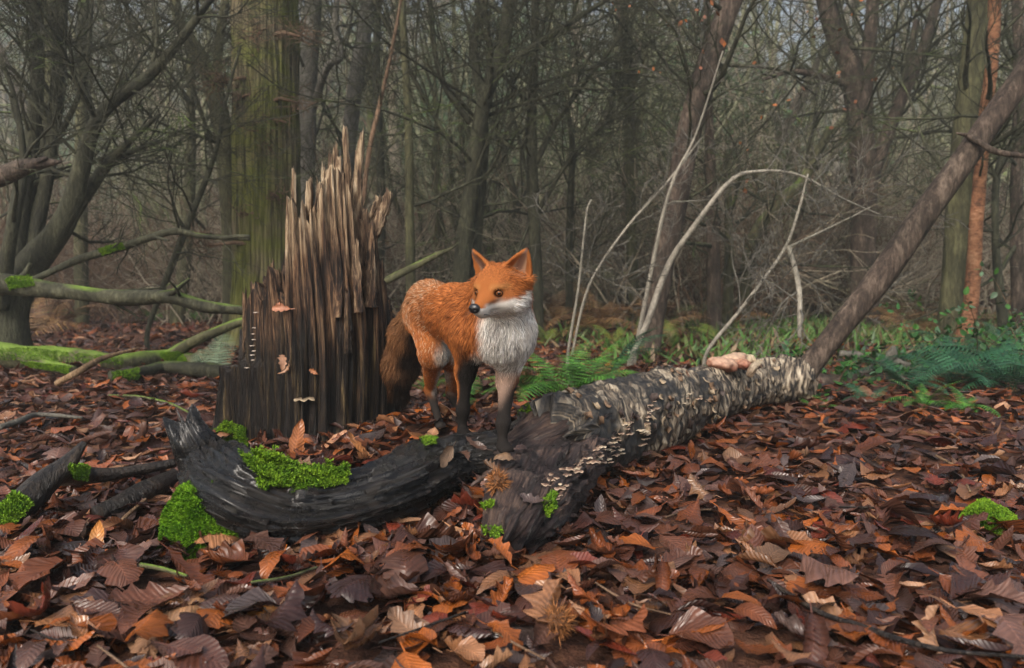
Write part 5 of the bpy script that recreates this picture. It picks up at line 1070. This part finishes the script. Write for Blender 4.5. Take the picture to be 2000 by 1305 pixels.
def husk(px, py, z, r, seed, label):
    g = np.random.default_rng(seed); c = G(px, py, z); n = 420; d = unit_rows(g.normal(size=(n, 3))); B = MB(); V_, Q_, v = ball(c, A(r, r, r) * .7, np.eye(3), 16, 10); B.add(V_, Q_, C=(.10, .045, .02))
    b = unit_rows(np.cross(d, g.normal(size=(n, 3)))) * .0012; tip = c + (d + g.normal(0, .18, (n, 3))) * r * g.uniform(.95, 1.3, (n, 1)); V = np.stack([c + d*r*.65 - b, c + d*r*.65 + b, tip], 1).reshape(-1, 3)
    B.add(V, T=np.arange(3*n).reshape(-1, 3), C=np.repeat(A(.24, .10, .035) * g.uniform(.6, 1.5, (n, 1)), 3, 0)); B.build('chestnut_husk', M['husk'], None, label=label, cat='husk')
husk(972,942,.125,.024,1,'spiny brown chestnut husk in the hollow of the rotten fork'); husk(1090,1212,.045,.022,2,'spiny brown chestnut husk sunk in the leaves')

# ------------------------------------------------------------------ thicket and woodland behind
g = np.random.default_rng(99)
def proto_tree(kind, seed):
    r = np.random.default_rng(seed); T = MB(); B = MB()
    if kind == 'clump':
        for i in range(r.integers(4, 8)):
            an = r.uniform(0, 6.28); d = A(math.cos(an) * .35, math.sin(an) * .35, 1); L = r.uniform(3.5, 6.5); pts, rad, _ = wander((r.normal() * .12, r.normal() * .12, -.1), d, L, r.uniform(.025, .06), .008, 12, .09, .05, r); V, Q, _t = tube(pts, rad, 7, False); T.add(V, Q)
            for k in range(9):
                q = r.integers(2, 12); s = unit(r.normal(size=3) + A(0, 0, .5)); grow(B, pts[q], s, r.uniform(.7, 1.7), rad[q] * .4, 0, r, [(5, .55, .8, .15, .03), (4, .55, .8, .18, .01)])
    elif kind == 'pole':
        L = r.uniform(9, 13); pts, rad, _ = wander((0, 0, -.1), (r.normal() * .05, r.normal() * .05, 1), L, r.uniform(.05, .12), .02, 16, .03, .04, r); V, Q, _t = tube(pts, rad, 9, False); T.add(V, Q)
        for k in range(30):
            q = r.integers(2, 16); s = unit(r.normal(size=3) + A(0, 0, .6)); grow(B, pts[q], s, r.uniform(.8, 2.4), min(rad[q] * .4, .025), 0, r, [(5, .55, .8, .14, .03), (4, .55, .8, .18, .02)])
    elif kind == 'oak':
        pts, rad, _ = wander((0, 0, -.1), (r.normal() * .15, r.normal() * .15, 1), 7, r.uniform(.12, .2), .06, 14, .10, .05, r); V, Q, _t = tube(pts, rad, 10, False); T.add(V, Q)
        for k in range(22):
            q = r.integers(4, 14); s = unit(r.normal(size=3) + A(0, 0, .3)); grow(B, pts[q], s, r.uniform(1.8, 3.6), rad[q] * .4, 0, r, [(6, .55, .8, .2, .03), (5, .55, .8, .2, .02)])
    elif kind == 'shrub':
        for i in range(26):
            an = r.uniform(0, 6.28); d = A(math.cos(an) * .7, math.sin(an) * .7, 1); grow(B, A(r.normal() * .25, r.normal() * .25, 0), d, r.uniform(.7, 1.5), .008, 0, r, [(5, .55, .7, .16, .0), (3, .6, .8, .18, 0)])
    return T, B
TM = [('clump', 'mossy', 'wood_g', 1), ('clump', 'wood_g', 'mossy', 2), ('pole', 'mossy', 'wood_g', 3), ('pole', 'wood_g', 'wood_t', 4), ('pole', 'pale', 'wood_t', 5), ('oak', 'brownbark', 'wood_g', 6), ('clump', 'wood_t', 'wood_t', 7), ('pole', 'wood_t', 'rust', 8)]
LAB = [('hazel_clump', 'bare hazel clump of green-tinged stems in the thicket', 'green hazel clumps'), ('hazel_clump', 'bare hazel clump of pale olive stems in the thicket', 'olive hazel clumps'), ('pole_tree', 'bare straight young tree with mossy stem in the wood', 'mossy young trees'),
  ('pole_tree', 'bare straight young tree with grey-green stem in the wood', 'grey-green young trees'), ('silver_birch', 'pale-trunked birch showing white through the thicket', 'pale birches in the wood'), ('crooked_oak', 'bare crooked oak in the wood behind the thicket', 'crooked oaks in the wood'), ('hazel_clump', 'bare hazel clump of tan-grey stems in the thicket', 'tan hazel clumps'), ('pole_tree', 'bare straight young tree with tan stem and rusty twigs', 'tan young trees')]
protos = []
for (kind, tm, cm, sd), (nm, lab, grp) in zip(TM, LAB):
    T, B = proto_tree(kind, sd)
    o = thing(nm, (0, 0, 0), lab, 'tree', grp); T.build('trunk', M[tm], o); B.build('crown', M[cm], o); protos.append(o)
used = set()
def put(i, x, y, s, rz):
    o = protos[i]; loc = (x, y, float(gz(x, y)))
    if i in used: copytree(o, loc, rz, (s, s, s))
    else: used.add(i); o.location = loc; o.rotation_euler = (0, 0, rz); o.scale = (s, s, s)
def strew(n, y0, y1, ws, s0, s1, lim=.78):
    for k in range(n):
        y = y0 + (y1 - y0) * g.uniform() ; x = g.uniform(-1, 1) * y * lim; put(g.choice(len(protos), p=ws), x, y, g.uniform(s0, s1), g.uniform(0, 6.28))
strew(30, 8.5, 13, A(.34,.2,.14,.06,.06,.05,.1,.05), .6, 1.0)
strew(70, 13, 22, A(.22,.14,.14,.12,.10,.10,.10,.08), .8, 1.2)
strew(110, 22, 42, A(.14,.10,.16,.16,.12,.12,.10,.10), 1.0, 1.5)
T, B = proto_tree('shrub', 31); sh = [thing('bare_shrub', (0, 0, 0), 'low bare tan-grey shrub tangled in the thicket', 'shrub', 'tan-grey shrubs in the thicket')]; B.build('branches', M['wood_t'], sh[0])
T, B = proto_tree('shrub', 32); sh.append(thing('bare_shrub', (0, 0, 0), 'low bare brown shrub tangled in the thicket', 'shrub', 'bare shrubs in the thicket')); B.build('branches', M['rust'], sh[1])
for k in range(150):
    y = g.uniform(8.0, 18); x = g.uniform(-.75, .75) * y; s = g.uniform(.8, 1.7); loc = (x, y, float(gz(x, y)) - .02); rz = g.uniform(0, 6.28)
    if k < 2: sh[k].location = loc; sh[k].scale = (s, s, s)
    else: copytree(sh[k % 2], loc, rz, (s, s, s))
# evergreen bushes and far evergreen trees
def evergreen(seed, name, label, cat, group, conic):
    r = np.random.default_rng(seed); t = thing(name, (0, 0, 0), label, cat, group); n = 3000; d = unit_rows(r.normal(size=(n, 3))); q = r.uniform(.2, 1, (n, 1)) ** .5
    c = A(0, 0, .5) + d * q * A(.28, .28, .5) * (1 + .35 * fbm(d * 2 + seed, 2, seed))[:, None]
    if conic: c[:, :2] *= (1.25 - c[:, 2:3])
    a = unit_rows(r.normal(size=(n, 3))); b = unit_rows(np.cross(a, r.normal(size=(n, 3)))); sz = r.uniform(.012, .028, (n, 1))
    V = np.stack([c, c + (a*.5 + b*.4)*sz, c + a*sz, c + (a*.5 - b*.4)*sz], 1).reshape(-1, 3); B = MB(); B.add(V, np.arange(n)[:, None]*4 + np.arange(4), C=np.repeat(A(.06, .11, .045) * r.uniform(.5, 1.6, (n, 1)), 4, 0)); B.build('crown', M['vcol'], t)
    V, Q, _t = tube([(0, 0, -.03), (.01, 0, .4), (0, 0, .8)], [.012, .01, .004], 6, False); mk('trunk', V, [Q], M['twig'], t); return t
EV = [evergreen(700 + i, 'holly_bush', 'dark evergreen bush showing deep in the wood', 'bush', 'evergreen bushes in the wood', False) for i in range(2)]
EC = [evergreen(720 + i, 'evergreen_tree', 'tall dull green evergreen far up the wooded slope', 'tree', 'evergreens on the far slope', True) for i in range(3)]
for L_, n, y0, y1, h0, h1 in ((EV, 26, 14, 34, 2.5, 7), (EC, 70, 40, 100, 12, 22)):
    for i in range(n):
        y = g.uniform(y0, y1); x = g.uniform(-.72, .75) * y; h = g.uniform(h0, h1); sc_ = (h * g.uniform(.7, 1.1),) * 2 + (h,); loc = (x, y, float(gz(x, y))); rz = g.uniform(0, 6.28)
        if i < len(L_): L_[i].location = loc; L_[i].scale = sc_; L_[i].rotation_euler = (0, 0, rz)
        else: copytree(L_[i % len(L_)], loc, rz, sc_)
# far hillside wood: one mass
B = MB(); r = np.random.default_rng(123)
for k in range(420):
    y = r.uniform(40, 95); x = r.uniform(-.8, .8) * y; z = float(gz(x, y)); h = r.uniform(9, 17); pts, rad, _ = wander((x, y, z), (r.normal()*.06, r.normal()*.06, 1), h, r.uniform(.10, .22), .04, 6, .04, .03, r); V, Q, _t = tube(pts, rad, 5, False); tint = r.choice(4); c = [(.13,.14,.09),(.20,.19,.15),(.36,.35,.30),(.16,.13,.10)][tint]; B.add(V, Q, C=c)
    for j in range(16):
        q = r.integers(1, 6); p2, r2, _ = wander(pts[q], unit(r.normal(size=3) + A(0, 0, .6)), r.uniform(2, 5), .05, .012, 3, .18, .03, r); V, Q, _t = tube(p2, r2, 3, False); B.add(V, Q, C=A(*c) * .9)
        for m_ in range(4):
            p3, r3, _ = wander(p2[r.integers(1, 3)], unit(r.normal(size=3) + A(0, 0, .3)), r.uniform(1, 2.6), .026, .01, 2, .2, .02, r); V, Q, _t = tube(p3, r3, 3, False); B.add(V, Q, C=A(*c) * .9)
print('far wood tris', B.tris()); B.build('distant_woodland', M['vcol'], None, kind='stuff', label='dense bare wood covering the far slope')
# grass and low green cover in the clearing beyond the log
n = 26000; r = np.random.default_rng(8); y = np.sqrt(r.uniform(4.4**2, 13**2, n)); x = y * r.uniform(-.12, .85, n); kp = vn(np.stack([x*.8, y*.8, 0*x], -1), 4) + .6 * ss(1.0, 3.5, x) - .25 * (x < .5) > r.uniform(-.5, .6, n); x, y = x[kp], y[kp]; n = len(x); z = gz(x, y)
b = MB(); L = r.uniform(.05, .16, n)[:, None]; an = r.uniform(0, 6.28, n); lean = r.normal(0, .5, (n, 3)) * A(1, 1, 0); d = unit_rows(A(0, 0, 1) + lean); sdv = np.stack([np.cos(an), np.sin(an), 0*an], -1) * r.uniform(.006, .018, (n, 1)); p0 = np.stack([x, y, z], -1)
V = np.stack([p0 - sdv, p0 + sdv, p0 + d*L*.6 + sdv*.8 + lean*L*.2, p0 + d*L + lean*L*.5, p0 + d*L*.6 - sdv*.8 + lean*L*.2], 1).reshape(-1, 3); i5 = np.arange(n)[:, None] * 5
C = np.array([(.055,.13,.025),(.085,.17,.04),(.10,.13,.04),(.15,.10,.05)])[r.integers(0, 4, n)] * r.uniform(.7, 1.3, (n, 1)); b.add(V, i5 + np.array([0,1,2,4]), i5 + np.array([4,2,3]), C=np.repeat(C, 5, 0)); b.build('grass', M['vcol'], None, kind='stuff', label='short green ground cover in the clearing beyond the log')

# ------------------------------------------------------------------ damp air of the wood
m = N('damp_air'); pv = m.n('VolumePrincipled'); pv.inputs['Color'].default_value = (.86, .91, .86, 1); pv.inputs['Density'].default_value = HAZE; pv.inputs['Anisotropy'].default_value = .2
out = [x for x in m.t.nodes if x.type == 'OUTPUT_MATERIAL'][0]; m.t.nodes.remove(m.b); m.l(pv.outputs[0], out.inputs['Volume'])
x0, x1, y0, y1, z0, z1 = -152, 152, -27, 162, -1.6, 48
V = [(x, y, z) for x in (x0, x1) for y in (y0, y1) for z in (z0, z1)]
mk('haze', V, [[(0,1,3,2),(4,6,7,5),(0,4,5,1),(2,3,7,6),(0,2,6,4),(1,5,7,3)]], m.m, None, smooth=False, kind='stuff', label='thin damp haze hanging in the wood')
